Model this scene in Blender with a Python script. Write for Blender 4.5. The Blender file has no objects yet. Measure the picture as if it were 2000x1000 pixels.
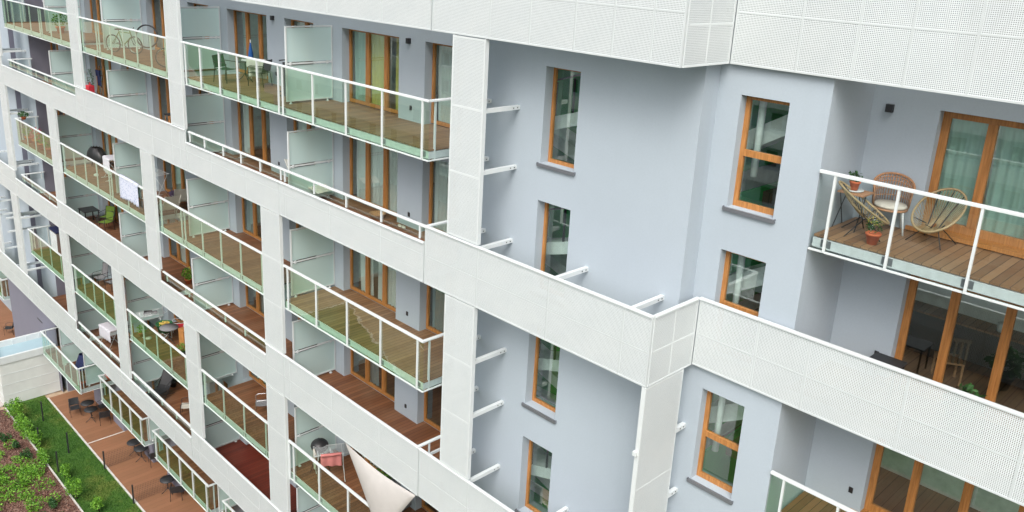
import bpy, math, random
from mathutils import Vector, Matrix
R=math.radians
random.seed(7)
sc=bpy.context.scene
col=sc.collection
# ------------------------------------------------------------------ camera, world, sun, exposure
def rotcam(a,b,c):
    fw=Vector((math.cos(b)*math.sin(a),math.cos(b)*math.cos(a),math.sin(b)))
    r=Vector((math.cos(a),-math.sin(a),0)); u=r.cross(fw)
    return r*math.cos(c)+u*math.sin(c), -r*math.sin(c)+u*math.cos(c), fw
cd=bpy.data.cameras.new('camera'); cam=bpy.data.objects.new('camera',cd); col.objects.link(cam)
r_,u_,f_=rotcam(-0.78317,-0.29497,0.05167)
m=Matrix(((r_.x,u_.x,-f_.x,13.79535),(r_.y,u_.y,-f_.y,-12.03033),(r_.z,u_.z,-f_.z,1.65069),(0,0,0,1)))
cam.matrix_world=m
cd.sensor_width=36; cd.lens=1642.33/2000*36; cd.shift_x=.00747; cd.shift_y=-.04368
cd.clip_start=.1; cd.clip_end=600
sc.camera=cam
w=bpy.data.worlds.new('World'); sc.world=w; w.use_nodes=True
nt=w.node_tree; bg=nt.nodes['Background']
sky=nt.nodes.new('ShaderNodeTexSky'); sky.sky_type='NISHITA'; sky.sun_disc=False
SUN_EL,SUN_AZ=R(48),R(146)
sky.sun_elevation=SUN_EL; sky.sun_rotation=SUN_AZ; sky.air_density=1.0; sky.dust_density=6; sky.ozone_density=1.0
hs=nt.nodes.new('ShaderNodeHueSaturation'); hs.inputs['Saturation'].default_value=.42   # thin overcast: greyer than clear sky
nt.links.new(sky.outputs[0],hs.inputs['Color']); nt.links.new(hs.outputs[0],bg.inputs[0]); bg.inputs[1].default_value=.15
sd=bpy.data.lights.new('sun','SUN'); sun=bpy.data.objects.new('sun',sd); col.objects.link(sun)
sd.energy=.55; sd.angle=R(35); sd.color=(1,.975,.94)
# direction to the sun
sv=Vector((math.sin(SUN_AZ)*math.cos(SUN_EL),math.cos(SUN_AZ)*math.cos(SUN_EL),math.sin(SUN_EL)))
sun.rotation_euler=sv.to_track_quat('Z','Y').to_euler(); sun.location=(0,-40,60)
sc.view_settings.view_transform='Standard'; sc.view_settings.look='None'
sc.view_settings.exposure=.84; sc.view_settings.gamma=1
sc.render.engine='CYCLES'
sc.cycles.transparent_max_bounces=20; sc.cycles.max_bounces=8

# ------------------------------------------------------------------ materials
MT={}
def newmat(n):
    a=bpy.data.materials.new(n); a.use_nodes=True; MT[n]=a
    return a,a.node_tree,a.node_tree.nodes['Principled BSDF'],a.node_tree.nodes['Material Output']
def N(nt,t,**k):
    n=nt.nodes.new(t)
    for a,b in k.items(): setattr(n,a,b)
    return n
def mth(nt,op,a,b=None,c=None):
    n=N(nt,'ShaderNodeMath',operation=op)
    for i,x in enumerate((a,b,c)):
        if x is None: continue
        if isinstance(x,(int,float)): n.inputs[i].default_value=x
        else: nt.links.new(x,n.inputs[i])
    return n.outputs[0]
def mixc(nt,fac,a,b,mode='MIX'):
    n=N(nt,'ShaderNodeMix',data_type='RGBA',blend_type=mode)
    for s,x in ((n.inputs[0],fac),(n.inputs[6],a),(n.inputs[7],b)):
        if isinstance(x,(int,float)): s.default_value=x
        elif isinstance(x,tuple): s.default_value=(x+(1,))[:4]
        else: nt.links.new(x,s)
    return n.outputs[2]
def noise(nt,scale,detail=3,co=None,rough=.55):
    n=N(nt,'ShaderNodeTexNoise'); n.inputs['Scale'].default_value=scale; n.inputs['Detail'].default_value=detail; n.inputs['Roughness'].default_value=rough
    if co is None:
        tc=N(nt,'ShaderNodeTexCoord'); co=tc.outputs['Object']
    nt.links.new(co,n.inputs['Vector']); return n
def ramp(nt,inp,stops):
    r=N(nt,'ShaderNodeValToRGB'); e=r.color_ramp.elements
    while len(e)<len(stops): e.new(.5)
    for k,(p,c) in zip(e,stops): k.position=p; k.color=(c+(1,))[:4] if isinstance(c,tuple) else (c,c,c,1)
    nt.links.new(inp,r.inputs[0]); return r.outputs[0]
def bump(nt,b,h,strength,dist=.01):
    n=N(nt,'ShaderNodeBump'); n.inputs['Strength'].default_value=strength; n.inputs['Distance'].default_value=dist
    nt.links.new(h,n.inputs['Height']); nt.links.new(n.outputs[0],b.inputs['Normal'])
def simple(n,c,rough=.6,metal=0,var=.12,scale=6,bmp=0,bscale=60,spec=.5):
    a,nt,b,o=newmat(n)
    f=noise(nt,scale,4)
    lo=tuple(x*(1-var) for x in c); hi=tuple(min(1,x*(1+var)) for x in c)
    cr=ramp(nt,f.outputs['Fac'],[(.3,lo),(.7,hi)])
    nt.links.new(cr,b.inputs['Base Color']); b.inputs['Roughness'].default_value=rough; b.inputs['Metallic'].default_value=metal
    b.inputs['Specular IOR Level'].default_value=spec
    if bmp: bump(nt,b,noise(nt,bscale,3).outputs['Fac'],bmp)
    return a
def plaster(n,c):
    a,nt,b,o=newmat(n)
    tc=N(nt,'ShaderNodeTexCoord')
    f1=noise(nt,.35,4,tc.outputs['Object']); f2=noise(nt,70,2,tc.outputs['Object'])
    mp=N(nt,'ShaderNodeMapping'); mp.inputs['Scale'].default_value=(2.2,2.2,.12); nt.links.new(tc.outputs['Object'],mp.inputs[0])
    f3=noise(nt,1.2,4,mp.outputs[0])
    k=ramp(nt,f1.outputs['Fac'],[(.3,tuple(x*.955 for x in c)),(.7,tuple(x*1.03 for x in c))])
    k=mixc(nt,mth(nt,'MULTIPLY',ramp(nt,f3.outputs['Fac'],[(.55,0),(.8,1)]),.10),k,tuple(x*.72 for x in c))
    k=mixc(nt,mth(nt,'MULTIPLY',ramp(nt,f2.outputs['Fac'],[(.35,0),(.65,1)]),.10),k,tuple(x*.8 for x in c))
    f5=noise(nt,26,4,tc.outputs['Object'],.7); k=mixc(nt,mth(nt,'MULTIPLY',ramp(nt,f5.outputs['Fac'],[(.40,0),(.62,1)]),.13),k,tuple(x*.74 for x in c))
    f4=noise(nt,2.4,5,tc.outputs['Object'],.7)
    k=mixc(nt,mth(nt,'MULTIPLY',ramp(nt,f4.outputs['Fac'],[(.5,0),(.72,1)]),.07),k,tuple(x*1.18 for x in c))
    nt.links.new(k,b.inputs['Base Color']); b.inputs['Roughness'].default_value=.92; b.inputs['Specular IOR Level'].default_value=.2
    bump(nt,b,noise(nt,110,3,tc.outputs['Object']).outputs['Fac'],.35,.006)
plaster('plaster',(.382,.440,.490)); plaster('dark_and_shade_plaster',(.20,.20,.25))
simple('white_metal',(.585,.625,.63),.42,0,.03,3,.05,30)
simple('band_frame',(.50,.54,.545),.45,0,.03,3,.05,30)
simple('galvanised',(.50,.545,.56),.5,0,.08,8)
simple('concrete',(.42,.43,.42),.85,0,.1,4,.2,40)
simple('slab_white',(.68,.72,.73),.7,0,.06,3)
simple('steel_dark',(.03,.032,.035),.5,.2,.2,10)
simple('black_plastic',(.018,.018,.02),.45)
simple('sill_metal',(.20,.21,.23),.4,.5,.06)
simple('grey_fabric',(.20,.20,.21),.9,0,.15,20,.3,90)
simple('cream_fabric',(.52,.49,.43),.9,0,.06,8,.2,90)
simple('white_fabric',(.58,.57,.62),.9,0,.06,6,.2,90)
simple('chrome',(.6,.6,.62),.25,.9,.05)
simple('terracotta',(.52,.13,.05),.8,0,.12,9,.2,50)
simple('ivory_plastic',(.50,.49,.44),.45)
simple('green_plastic',(.02,.13,.045),.5)
simple('lime_fabric',(.12,.20,.02),.8)
simple('dark_green',(.012,.06,.035),.6)
simple('red_fabric',(.6,.03,.05),.8); simple('pink_fabric',(.48,.17,.16),.9,0,.08,8); simple('navy_fabric',(.012,.018,.075),.85,0,.3,12)
simple('plum_fabric',(.09,.06,.11),.9); simple('blue_fabric',(.01,.09,.30),.8); simple('yellow_paint',(.7,.5,.12),.7)
simple('pine_wood',(.46,.20,.06),.6,0,.2,5)
simple('earth',(.06,.035,.02),.95,0,.3,12)
simple('sail_cloth',(.47,.45,.43),.9,0,.04,3,.15,120)
simple('room_wall',(.62,.65,.63),.9); simple('green_paint',(.01,.42,.07),.6,0,.05); simple('blue_paint',(.01,.04,.25),.6)
simple('stair_white',(.66,.70,.70),.6); simple('rattan',(.37,.195,.10),.6,0,.25,30); simple('straw',(.33,.25,.135),.7,0,.2,30)
simple('tyre',(.02,.02,.02),.8); simple('bike_paint',(.10,.16,.02),.4); simple('asphalt',(.05,.05,.052),.9,0,.2,2)
simple('annex_metal',(.60,.63,.61),.55,0,.06,1.2,.1,5); simple('annex_roof',(.30,.42,.47),.6,0,.10,.6)
simple('paver',(.40,.36,.33),.9,0,.12,3,.3,20); simple('kerb',(.50,.49,.46),.9,0,.15,3)
simple('bark',(.08,.055,.035),.9)
# leaves
def leafmat(n,c1,c2):
    a,nt,b,o=newmat(n)
    oi=N(nt,'ShaderNodeNewGeometry'); 
    k=ramp(nt,oi.outputs['Random Per Island'],[(0,c1),(.6,c2),(1,tuple(min(1,x*1.5) for x in c2))])
    nt.links.new(k,b.inputs['Base Color']); b.inputs['Roughness'].default_value=.55
    t=N(nt,'ShaderNodeBsdfTranslucent'); nt.links.new(k,t.inputs[0])
    mx=N(nt,'ShaderNodeMixShader'); mx.inputs[0].default_value=.35
    nt.links.new(b.outputs[0],mx.inputs[1]); nt.links.new(t.outputs[0],mx.inputs[2]); nt.links.new(mx.outputs[0],o.inputs[0])
leafmat('leaf',(.05,.13,.02),(.13,.27,.035)); leafmat('leaf_bright',(.05,.17,.015),(.17,.36,.035)); leafmat('leaf_dark',(.015,.06,.015),(.04,.12,.03))
leafmat('flower_mix',(.35,.32,.05),(.6,.5,.1)); leafmat('grass_blade',(.015,.07,.006),(.05,.14,.014)); leafmat('red_flower',(.4,.03,.05),(.6,.06,.1))
leafmat('chip',(.09,.035,.025),(.21,.105,.075))
# wood frame
a,nt,b,o=newmat('orange_wood')
tc=N(nt,'ShaderNodeTexCoord'); mp=N(nt,'ShaderNodeMapping'); mp.inputs['Scale'].default_value=(14,14,.9); nt.links.new(tc.outputs['Object'],mp.inputs[0])
k=ramp(nt,noise(nt,2.5,5,mp.outputs[0]).outputs['Fac'],[(.3,(.27,.115,.030)),(.7,(.50,.225,.068))])
nt.links.new(k,b.inputs['Base Color']); b.inputs['Roughness'].default_value=.45
# decking: boards run along y, 145 mm wide
def decking(n,cols,bw=.142,ax='X',gap=.085,rough=.6,wear=(.30,.22,.15),wearamt=.25):
    a,nt,b,o=newmat(n)
    tc=N(nt,'ShaderNodeTexCoord'); sp=N(nt,'ShaderNodeSeparateXYZ'); nt.links.new(tc.outputs['Object'],sp.inputs[0])
    u=mth(nt,'DIVIDE',sp.outputs[ax],bw); fl=mth(nt,'FLOOR',u); fr=mth(nt,'SUBTRACT',u,fl)
    wn=N(nt,'ShaderNodeTexWhiteNoise',noise_dimensions='1D'); nt.links.new(fl,wn.inputs['W'])
    k=ramp(nt,wn.outputs['Value'],[(0,cols[0]),(.5,cols[1]),(1,cols[2])])
    mp=N(nt,'ShaderNodeMapping'); mp.inputs['Scale'].default_value=(40,2,10) if ax=='X' else (2,40,10); nt.links.new(tc.outputs['Object'],mp.inputs[0])
    g=noise(nt,1.6,6,mp.outputs[0],.65)
    k=mixc(nt,mth(nt,'MULTIPLY',g.outputs['Fac'],.55),k,tuple(x*.35 for x in cols[1]))
    wz=noise(nt,.8,4,tc.outputs['Object'])
    k=mixc(nt,mth(nt,'MULTIPLY',ramp(nt,wz.outputs['Fac'],[(.42,0),(.7,1)]),wearamt),k,wear)
    ln=mth(nt,'LESS_THAN',fr,gap)
    k=mixc(nt,mth(nt,'MULTIPLY',ln,.85),k,(.012,.006,.004))
    nt.links.new(k,b.inputs['Base Color']); b.inputs['Roughness'].default_value=rough
    hh=mth(nt,'SUBTRACT',mth(nt,'MULTIPLY',g.outputs['Fac'],.2),ln); bump(nt,b,hh,.5,.004)
decking('deck_red',((.15,.055,.022),(.22,.084,.034),(.29,.12,.054)),wear=(.25,.16,.10),wearamt=.4)
decking('deck_grey',((.20,.10,.045),(.275,.145,.066),(.35,.20,.10)),wear=(.27,.21,.15),wearamt=.4)
decking('deck_mahogany',((.12,.014,.005),(.155,.02,.008),(.19,.028,.011)),wearamt=.08)
decking('terrace_boards',((.25,.118,.058),(.27,.128,.064),(.29,.14,.072)),bw=.30,gap=.02,rough=.7,wear=(.28,.12,.06),wearamt=.35)
decking('room_floor',((.10,.06,.035),(.13,.08,.045),(.16,.1,.06)),bw=.2,rough=.4)
# perforated sheet: round holes on a 28 mm grid, read along the sheet (x+y) and up (z)
a,nt,b,o=newmat('perforated_metal')
tc=N(nt,'ShaderNodeTexCoord'); sp=N(nt,'ShaderNodeSeparateXYZ'); nt.links.new(tc.outputs['Object'],sp.inputs[0])
PIT=.0285
def fracc(x):
    return mth(nt,'SUBTRACT',mth(nt,'FRACT',mth(nt,'DIVIDE',x,PIT)),.5)
gn=N(nt,'ShaderNodeNewGeometry'); sn=N(nt,'ShaderNodeSeparateXYZ'); nt.links.new(gn.outputs['True Normal'],sn.inputs[0])
fx=mth(nt,'GREATER_THAN',mth(nt,'ABSOLUTE',sn.outputs['X']),.5)
uu=fracc(mth(nt,'ADD',mth(nt,'MULTIPLY',sp.outputs['Y'],fx),mth(nt,'MULTIPLY',sp.outputs['X'],mth(nt,'SUBTRACT',1,fx)))); vv=fracc(sp.outputs['Z'])
d2=mth(nt,'ADD',mth(nt,'MULTIPLY',uu,uu),mth(nt,'MULTIPLY',vv,vv))
hole=mth(nt,'LESS_THAN',d2,.27**2)
b.inputs['Roughness'].default_value=.45
k=ramp(nt,noise(nt,1.3,3,tc.outputs['Object']).outputs['Fac'],[(.3,(.59,.635,.645)),(.7,(.625,.665,.67))])
nt.links.new(k,b.inputs['Base Color'])
tr=N(nt,'ShaderNodeBsdfTransparent'); tr.inputs[0].default_value=(.72,.74,.74,1); mx=N(nt,'ShaderNodeMixShader')  # grey tint in the holes stands in for shade from their walls
nt.links.new(hole,mx.inputs[0]); nt.links.new(b.outputs[0],mx.inputs[1]); nt.links.new(tr.outputs[0],mx.inputs[2]); nt.links.new(mx.outputs[0],o.inputs[0])
# glass
def glassmat(n,tint,ior,rough=0.0,wav=0):
    a,nt,b,o=newmat(n); nt.nodes.remove(b)
    t=N(nt,'ShaderNodeBsdfTransparent'); t.inputs[0].default_value=tint+(1,)
    g=N(nt,'ShaderNodeBsdfGlossy'); g.inputs['Roughness'].default_value=rough; g.inputs[0].default_value=(.95,1,.97,1)
    ge=N(nt,'ShaderNodeNewGeometry'); dp=N(nt,'ShaderNodeVectorMath',operation='DOT_PRODUCT'); nt.links.new(ge.outputs['Incoming'],dp.inputs[0]); nt.links.new(ge.outputs['Normal'],dp.inputs[1])
    f0=((ior-1)/(ior+1))**2*2.0; cs_=mth(nt,'ABSOLUTE',dp.outputs['Value'])   # same on both faces of the pane
    fr_=mth(nt,'ADD',f0,mth(nt,'MULTIPLY',mth(nt,'POWER',mth(nt,'SUBTRACT',1,cs_),5),1-f0))
    if wav:
        bp=N(nt,'ShaderNodeBump'); bp.inputs['Strength'].default_value=wav; bp.inputs['Distance'].default_value=.02
        nt.links.new(noise(nt,1.1,2).outputs['Fac'],bp.inputs['Height']); nt.links.new(bp.outputs[0],g.inputs['Normal'])
    mx=N(nt,'ShaderNodeMixShader'); nt.links.new(fr_,mx.inputs[0]); nt.links.new(t.outputs[0],mx.inputs[1]); nt.links.new(g.outputs[0],mx.inputs[2]); nt.links.new(mx.outputs[0],o.inputs[0])
glassmat('balcony_glass',(.77,.92,.785),1.66,0,.02)
glassmat('clear_glass',(.88,.93,.91),1.50,0)
glassmat('window_glass',(.86,.96,.92),2.0,0,.04)
a,nt,b,o=newmat('frosted_glass')
b.inputs['Base Color'].default_value=(.66,.84,.82,1); b.inputs['Roughness'].default_value=.35
t=N(nt,'ShaderNodeBsdfTranslucent'); t.inputs[0].default_value=(.50,.66,.63,1); mx=N(nt,'ShaderNodeMixShader'); mx.inputs[0].default_value=.35
t2=N(nt,'ShaderNodeBsdfTransparent'); t2.inputs[0].default_value=(.7,.85,.82,1); mx2=N(nt,'ShaderNodeMixShader'); mx2.inputs[0].default_value=.07
nt.links.new(b.outputs[0],mx.inputs[1]); nt.links.new(t.outputs[0],mx.inputs[2]); nt.links.new(mx.outputs[0],mx2.inputs[1]); nt.links.new(t2.outputs[0],mx2.inputs[2]); nt.links.new(mx2.outputs[0],o.inputs[0])
def curt(n,c):
    a,nt,b,o=newmat(n); b.inputs['Base Color'].default_value=c+(1,); b.inputs['Roughness'].default_value=.9
    t=N(nt,'ShaderNodeBsdfTranslucent'); t.inputs[0].default_value=c+(1,); mx=N(nt,'ShaderNodeMixShader'); mx.inputs[0].default_value=.4
    nt.links.new(b.outputs[0],mx.inputs[1]); nt.links.new(t.outputs[0],mx.inputs[2]); nt.links.new(mx.outputs[0],o.inputs[0])
curt('curtain_white',(.88,.92,.92)); curt('curtain_yellow',(.75,.68,.16)); curt('curtain_grey',(.30,.36,.38)); curt('curtain_teal',(.50,.70,.64))
a,nt,b,o=newmat('patterned_towel')
vr=N(nt,'ShaderNodeTexVoronoi'); vr.inputs['Scale'].default_value=16; tc=N(nt,'ShaderNodeTexCoord'); nt.links.new(tc.outputs['Object'],vr.inputs['Vector'])
nt.links.new(ramp(nt,vr.outputs['Distance'],[(.2,(.22,.28,.45)),(.4,(.50,.53,.62))]),b.inputs['Base Color']); b.inputs['Roughness'].default_value=.95
# ground: sandy soil with mown grass in strips
a,nt,b,o=newmat('ground_mix')
tc=N(nt,'ShaderNodeTexCoord'); sp=N(nt,'ShaderNodeSeparateXYZ'); nt.links.new(tc.outputs['Object'],sp.inputs[0])
n1=noise(nt,1.3,4,tc.outputs['Object'],.6)
wob=mth(nt,'MULTIPLY',mth(nt,'SUBTRACT',n1.outputs['Fac'],.5),1.3)
X_=sp.outputs['X']; Y_=sp.outputs['Y']
# path: a 2.6 m strip rising at .337, opening into a sandy court left of x = -35.5
t_=mth(nt,'SUBTRACT',mth(nt,'SUBTRACT',Y_,mth(nt,'MULTIPLY',X_,.337)),-9.04); t_=mth(nt,'ADD',t_,wob)   # 0 at near edge, -2.6 at far edge
xx=mth(nt,'ADD',X_,wob)
def inr(v,lo,hi): return mth(nt,'MULTIPLY',mth(nt,'GREATER_THAN',v,lo),mth(nt,'LESS_THAN',v,hi))
def AND(a,b): return mth(nt,'MULTIPLY',a,b)
def OR(a,b): return mth(nt,'MAXIMUM',a,b)
def path_(g_):
    return OR(OR(inr(t_,-2.6-g_,g_),AND(mth(nt,'LESS_THAN',xx,-35.5+g_),mth(nt,'GREATER_THAN',t_,-2.6-g_))),OR(inr(Y_,-47,-33+g_),mth(nt,'GREATER_THAN',Y_,-8.0-g_)))
pin=path_(0.0); pout=path_(.17)
gm=mth(nt,'SUBTRACT',1,pin); edge=mth(nt,'SUBTRACT',pout,pin)
gc=ramp(nt,noise(nt,2.2,5,tc.outputs['Object']).outputs['Fac'],[(.3,(.035,.085,.010)),(.7,(.075,.145,.022))])
sc_=ramp(nt,noise(nt,3,5,tc.outputs['Object']).outputs['Fac'],[(.3,(.28,.20,.13)),(.7,(.46,.35,.25))])
k=mixc(nt,gm,sc_,gc); k=mixc(nt,edge,k,(.72,.68,.60))
nt.links.new(k,b.inputs['Base Color']); b.inputs['Roughness'].default_value=.95
a,nt,b,o=newmat('lawn_green')
tc=N(nt,'ShaderNodeTexCoord')
k=ramp(nt,noise(nt,.7,4,tc.outputs['Object']).outputs['Fac'],[(.35,(.022,.085,.008)),(.52,(.045,.12,.012)),(.66,(.15,.17,.03))])
k=mixc(nt,.35,k,ramp(nt,noise(nt,22,4,tc.outputs['Object']).outputs['Fac'],[(.3,(.012,.05,.006)),(.7,(.12,.26,.03))]))
nt.links.new(k,b.inputs['Base Color']); b.inputs['Roughness'].default_value=.95; bump(nt,b,noise(nt,30,4,tc.outputs['Object']).outputs['Fac'],1,.05)
a,nt,b,o=newmat('mulch')
tc=N(nt,'ShaderNodeTexCoord'); vr=N(nt,'ShaderNodeTexVoronoi'); vr.inputs['Scale'].default_value=17; nt.links.new(tc.outputs['Object'],vr.inputs['Vector'])
spc=N(nt,'ShaderNodeSeparateColor'); nt.links.new(vr.outputs['Color'],spc.inputs[0])
k=ramp(nt,spc.outputs[0],[(0,(.05,.02,.014)),(.5,(.13,.06,.042)),(1,(.25,.16,.125))])
nt.links.new(k,b.inputs['Base Color']); b.inputs['Roughness'].default_value=.95; bump(nt,b,vr.outputs['Distance'],1,.04)
def M(n): return MT[n]

# ------------------------------------------------------------------ mesh helpers
class MB:
    def __init__(s): s.v=[]; s.f=[]; s.sm=[]
    def add(s,vs,fs,smooth=False):
        o=len(s.v); s.v+= [tuple(x) for x in vs]; s.f+=[tuple(i+o for i in f) for f in fs]; s.sm+=[smooth]*len(fs); return s
    def box(s,x0,x1,y0,y1,z0,z1):
        x0,x1=min(x0,x1),max(x0,x1); y0,y1=min(y0,y1),max(y0,y1); z0,z1=min(z0,z1),max(z0,z1)
        return s.add([(x0,y0,z0),(x1,y0,z0),(x1,y1,z0),(x0,y1,z0),(x0,y0,z1),(x1,y0,z1),(x1,y1,z1),(x0,y1,z1)],
            [(0,3,2,1),(4,5,6,7),(0,1,5,4),(1,2,6,5),(2,3,7,6),(3,0,4,7)])
    def cham(s,x0,x1,y0,y1,z0,z1,c=.008):   # box with chamfered long top edges (rail/cap profile along longest axis)
        if x1-x0>=y1-y0: 
            pr=[(y0,z0),(y1,z0),(y1,z1-c),(y1-c,z1),(y0+c,z1),(y0,z1-c)]
            vs=[(x0,a,b) for a,b in pr]+[(x1,a,b) for a,b in pr]
        else:
            pr=[(x1,z0),(x0,z0),(x0,z1-c),(x0+c,z1),(x1-c,z1),(x1,z1-c)]
            vs=[(a,y0,b) for a,b in pr]+[(a,y1,b) for a,b in pr]
        n=6; fs=[(i,i+n,(i+1)%n+n,(i+1)%n) for i in range(n)]+[tuple(range(n)),tuple(reversed(range(n,2*n)))]
        return s.add(vs,fs)
    def quad(s,a,b,c,d): return s.add([a,b,c,d],[(0,1,2,3)])
    def tube(s,pts,r,n=6,closed=False):
        pts=[Vector(p) for p in pts]; L=len(pts); vs=[]; 
        up=None
        for i,p in enumerate(pts):
            if closed: t=(pts[(i+1)%L]-pts[i-1]).normalized()
            else: t=(pts[min(i+1,L-1)]-pts[max(i-1,0)]).normalized()
            if up is None:
                up=Vector((0,0,1)) if abs(t.z)<.9 else Vector((1,0,0))
            a=t.cross(up).normalized(); bb=a.cross(t).normalized(); up=bb
            rr=r[i] if isinstance(r,(list,tuple)) else r
            for k in range(n):
                an=2*math.pi*k/n; vs.append(p+a*math.cos(an)*rr+bb*math.sin(an)*rr)
        fs=[]
        for i in range(L if closed else L-1):
            j=(i+1)%L
            for k in range(n): fs.append((i*n+k,i*n+(k+1)%n,j*n+(k+1)%n,j*n+k))
        if not closed: fs+= [tuple(reversed(range(n))),tuple(range((L-1)*n,L*n))]
        return s.add(vs,fs,True)
    def lathe(s,c,prof,n=16,closed=True):
        vs=[];fs=[]
        for r,z in prof:
            for k in range(n):
                an=2*math.pi*k/n; vs.append((c[0]+r*math.cos(an),c[1]+r*math.sin(an),c[2]+z))
        for i in range(len(prof)-1):
            for k in range(n): fs.append((i*n+k,i*n+(k+1)%n,(i+1)*n+(k+1)%n,(i+1)*n+k))
        if closed: fs+=[tuple(reversed(range(n))),tuple(range((len(prof)-1)*n,len(prof)*n))]
        return s.add(vs,fs,True)
    def grid(s,fn,nu,nv,thick=None,smooth=True):
        vs=[fn(i/nu,j/nv) for j in range(nv+1) for i in range(nu+1)]
        fs=[(j*(nu+1)+i,j*(nu+1)+i+1,(j+1)*(nu+1)+i+1,(j+1)*(nu+1)+i) for j in range(nv) for i in range(nu)]
        return s.add(vs,fs,smooth)
    def leaves(s,c,rad,n,size,seed=0,shape=None,up=.3):
        rnd=random.Random(seed)
        for _ in range(n):
            while 1:
                p=Vector((rnd.uniform(-1,1),rnd.uniform(-1,1),rnd.uniform(-1,1)))
                if p.length<1: break
            p=p*(.55+.45*rnd.random())/max(p.length,.3) if rnd.random()<.6 else p
            if p.length>1: p.normalize()
            q=Vector((c[0]+p.x*rad[0],c[1]+p.y*rad[1],c[2]+p.z*rad[2]))
            nn=Vector((rnd.uniform(-1,1),rnd.uniform(-1,1),rnd.uniform(-.4,1)+up)).normalized()
            a=nn.orthogonal().normalized(); a.rotate(Matrix.Rotation(rnd.uniform(0,6.28),3,nn)); b=nn.cross(a)
            l=size*rnd.uniform(.6,1.3); wd=l*.5
            s.add([q-a*l*.5,q+b*wd*.5+nn*l*.05,q+a*l*.5,q-b*wd*.5+nn*l*.05],[(0,1,2,3)])
        return s
    def mesh(s,name,mat,org=(0,0,0)):
        me=bpy.data.meshes.new(name)
        me.from_pydata([(x-org[0],y-org[1],z-org[2]) for x,y,z in s.v],[],s.f); me.update()
        if any(s.sm):
            me.polygons.foreach_set('use_smooth',s.sm)
        me.materials.append(M(mat) if isinstance(mat,str) else mat); return me
    def build(s,name,mat,parent=None,org=None,label=None):
        po=WO.get(parent.name,(0,0,0)) if parent else (0,0,0)
        if org is None: org=po if parent else (0,0,0)
        o=bpy.data.objects.new(name,s.mesh(name,mat,org)); col.objects.link(o)
        if parent: o.parent=parent
        o.location=(org[0]-po[0],org[1]-po[1],org[2]-po[2]); WO[o.name]=tuple(org)
        if label: o['label']=label
        return o
WO={}
def tag(o,label=None,cat=None,group=None,kind=None):
    if label: o['label']=label
    if cat: o['category']=cat
    if group: o['group']=group
    if kind: o['kind']=kind
    return o
def thing(name,label,cat,loc,rz=0,group=None):
    o=bpy.data.objects.new(name,None); col.objects.link(o); o.location=loc; o.rotation_euler=(0,0,R(rz)); o.empty_display_size=.2
    WO[o.name]=(0,0,0)     # parts are written in the thing's own coordinates
    return tag(o,label,cat,group)
def copy_tree(o,parent=None):
    c=o.copy(); col.objects.link(c); c.parent=parent; WO[c.name]=WO.get(o.name,(0,0,0))
    for ch in list(o.children): copy_tree(ch,c)
    return c
def dup(o,loc,rz,label,sc=None):
    c=copy_tree(o); c.location=loc; c.rotation_euler=(0,0,R(rz)); c['label']=label
    if sc: c.scale=(sc,sc,sc)
    return c

# ------------------------------------------------------------------ levels
DK=[-2.74,-5.74,-8.74,-11.75,-14.76,-17.76,-20.76]   # decks of the seven raised floors
G=-23.74                                            # ground terrace
BB=[0,-5.97,-11.98,-17.98]                          # undersides of the four long bands
XL=-34.3; XR=-.87
YA=1.95; YW=1.13; Y1=1.62; Y2=3.33
bld=bpy.data.objects.new('apartment_building',None); col.objects.link(bld); WO[bld.name]=(0,0,0)
tag(bld,'long pale blue apartment building with white perforated bands, glass balconies and orange window frames','building')

# ------------------------------------------------------------------ windows
def window(x0,x1,y,z0,z1,mull=(),trans=(),curtains=None,fw=.075,kind='window',sill=None,glass='window_glass',dbl=False):
    m=MB(); d=.07
    m.box(x0,x0+fw,y,y+d,z0,z1).box(x1-fw,x1,y,y+d,z0,z1)
    m.box(x0+fw,x1-fw,y,y+d,z1-fw,z1).box(x0+fw,x1-fw,y,y+d,z0,z0+fw*1.25)
    xs=[x0]+list(mull)+[x1]
    for k in mull: m.box(k-.075,k+.075,y-.012,y+d,z0+fw*1.25,z1-fw)
    for k in mull: m.box(k-.008,k+.008,y-.022,y-.012,z0+fw*1.25,z1-fw)
    for t in trans: m.box(x0+fw,x1-fw,y-.01,y+d-.01,t-.06,t+.06)
    w=m.build(kind,'orange_wood',bld,(x0,y,z0))
    zs=[z0]+list(trans)+[z1]
    for a,b in zip(xs[:-1],xs[1:]):
        for c,e in zip(zs[:-1],zs[1:]):
            xa=a+(fw if a==x0 else .075); xb=b-(fw if b==x1 else .075)
            za=c+(fw*1.25 if c==z0 else .06); zb=e-(fw if e==z1 else .06)
            # slim inner sash
            s=MB(); q=.028; yy=y+.018
            MB.quad(s,(xa,yy+.02,za),(xb,yy+.02,za),(xb,yy+.02,zb),(xa,yy+.02,zb))
            s.build('pane',glass,w)
    if sill:
        s=MB(); s.box(x0-.05,x1+.05,sill-.05,y,z0-.035,z0-.005); s.box(x0-.05,x1+.05,sill-.058,sill-.05,z0-.075,z0-.002)
        s.box(x0-.062,x0-.05,sill-.058,y,z0-.06,z0+.012).box(x1+.05,x1+.062,sill-.058,y,z0-.06,z0+.012)
        s.build('sill','sill_metal',w)
    if curtains:
        for (a,b,mt) in curtains:
            c=MB(); n=max(8,int((b-a)*30)); ph=random.random()*6
            c.grid(lambda u,v:(a+(b-a)*u+.02*math.sin(v*3+ph),y+.14+.03*math.sin(u*(b-a)*38+ph+.5*math.sin(v*2)),z0+.05+(z1-z0-.1)*v),n,3)
            c.build('curtain',mt,w)
    return w

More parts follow.
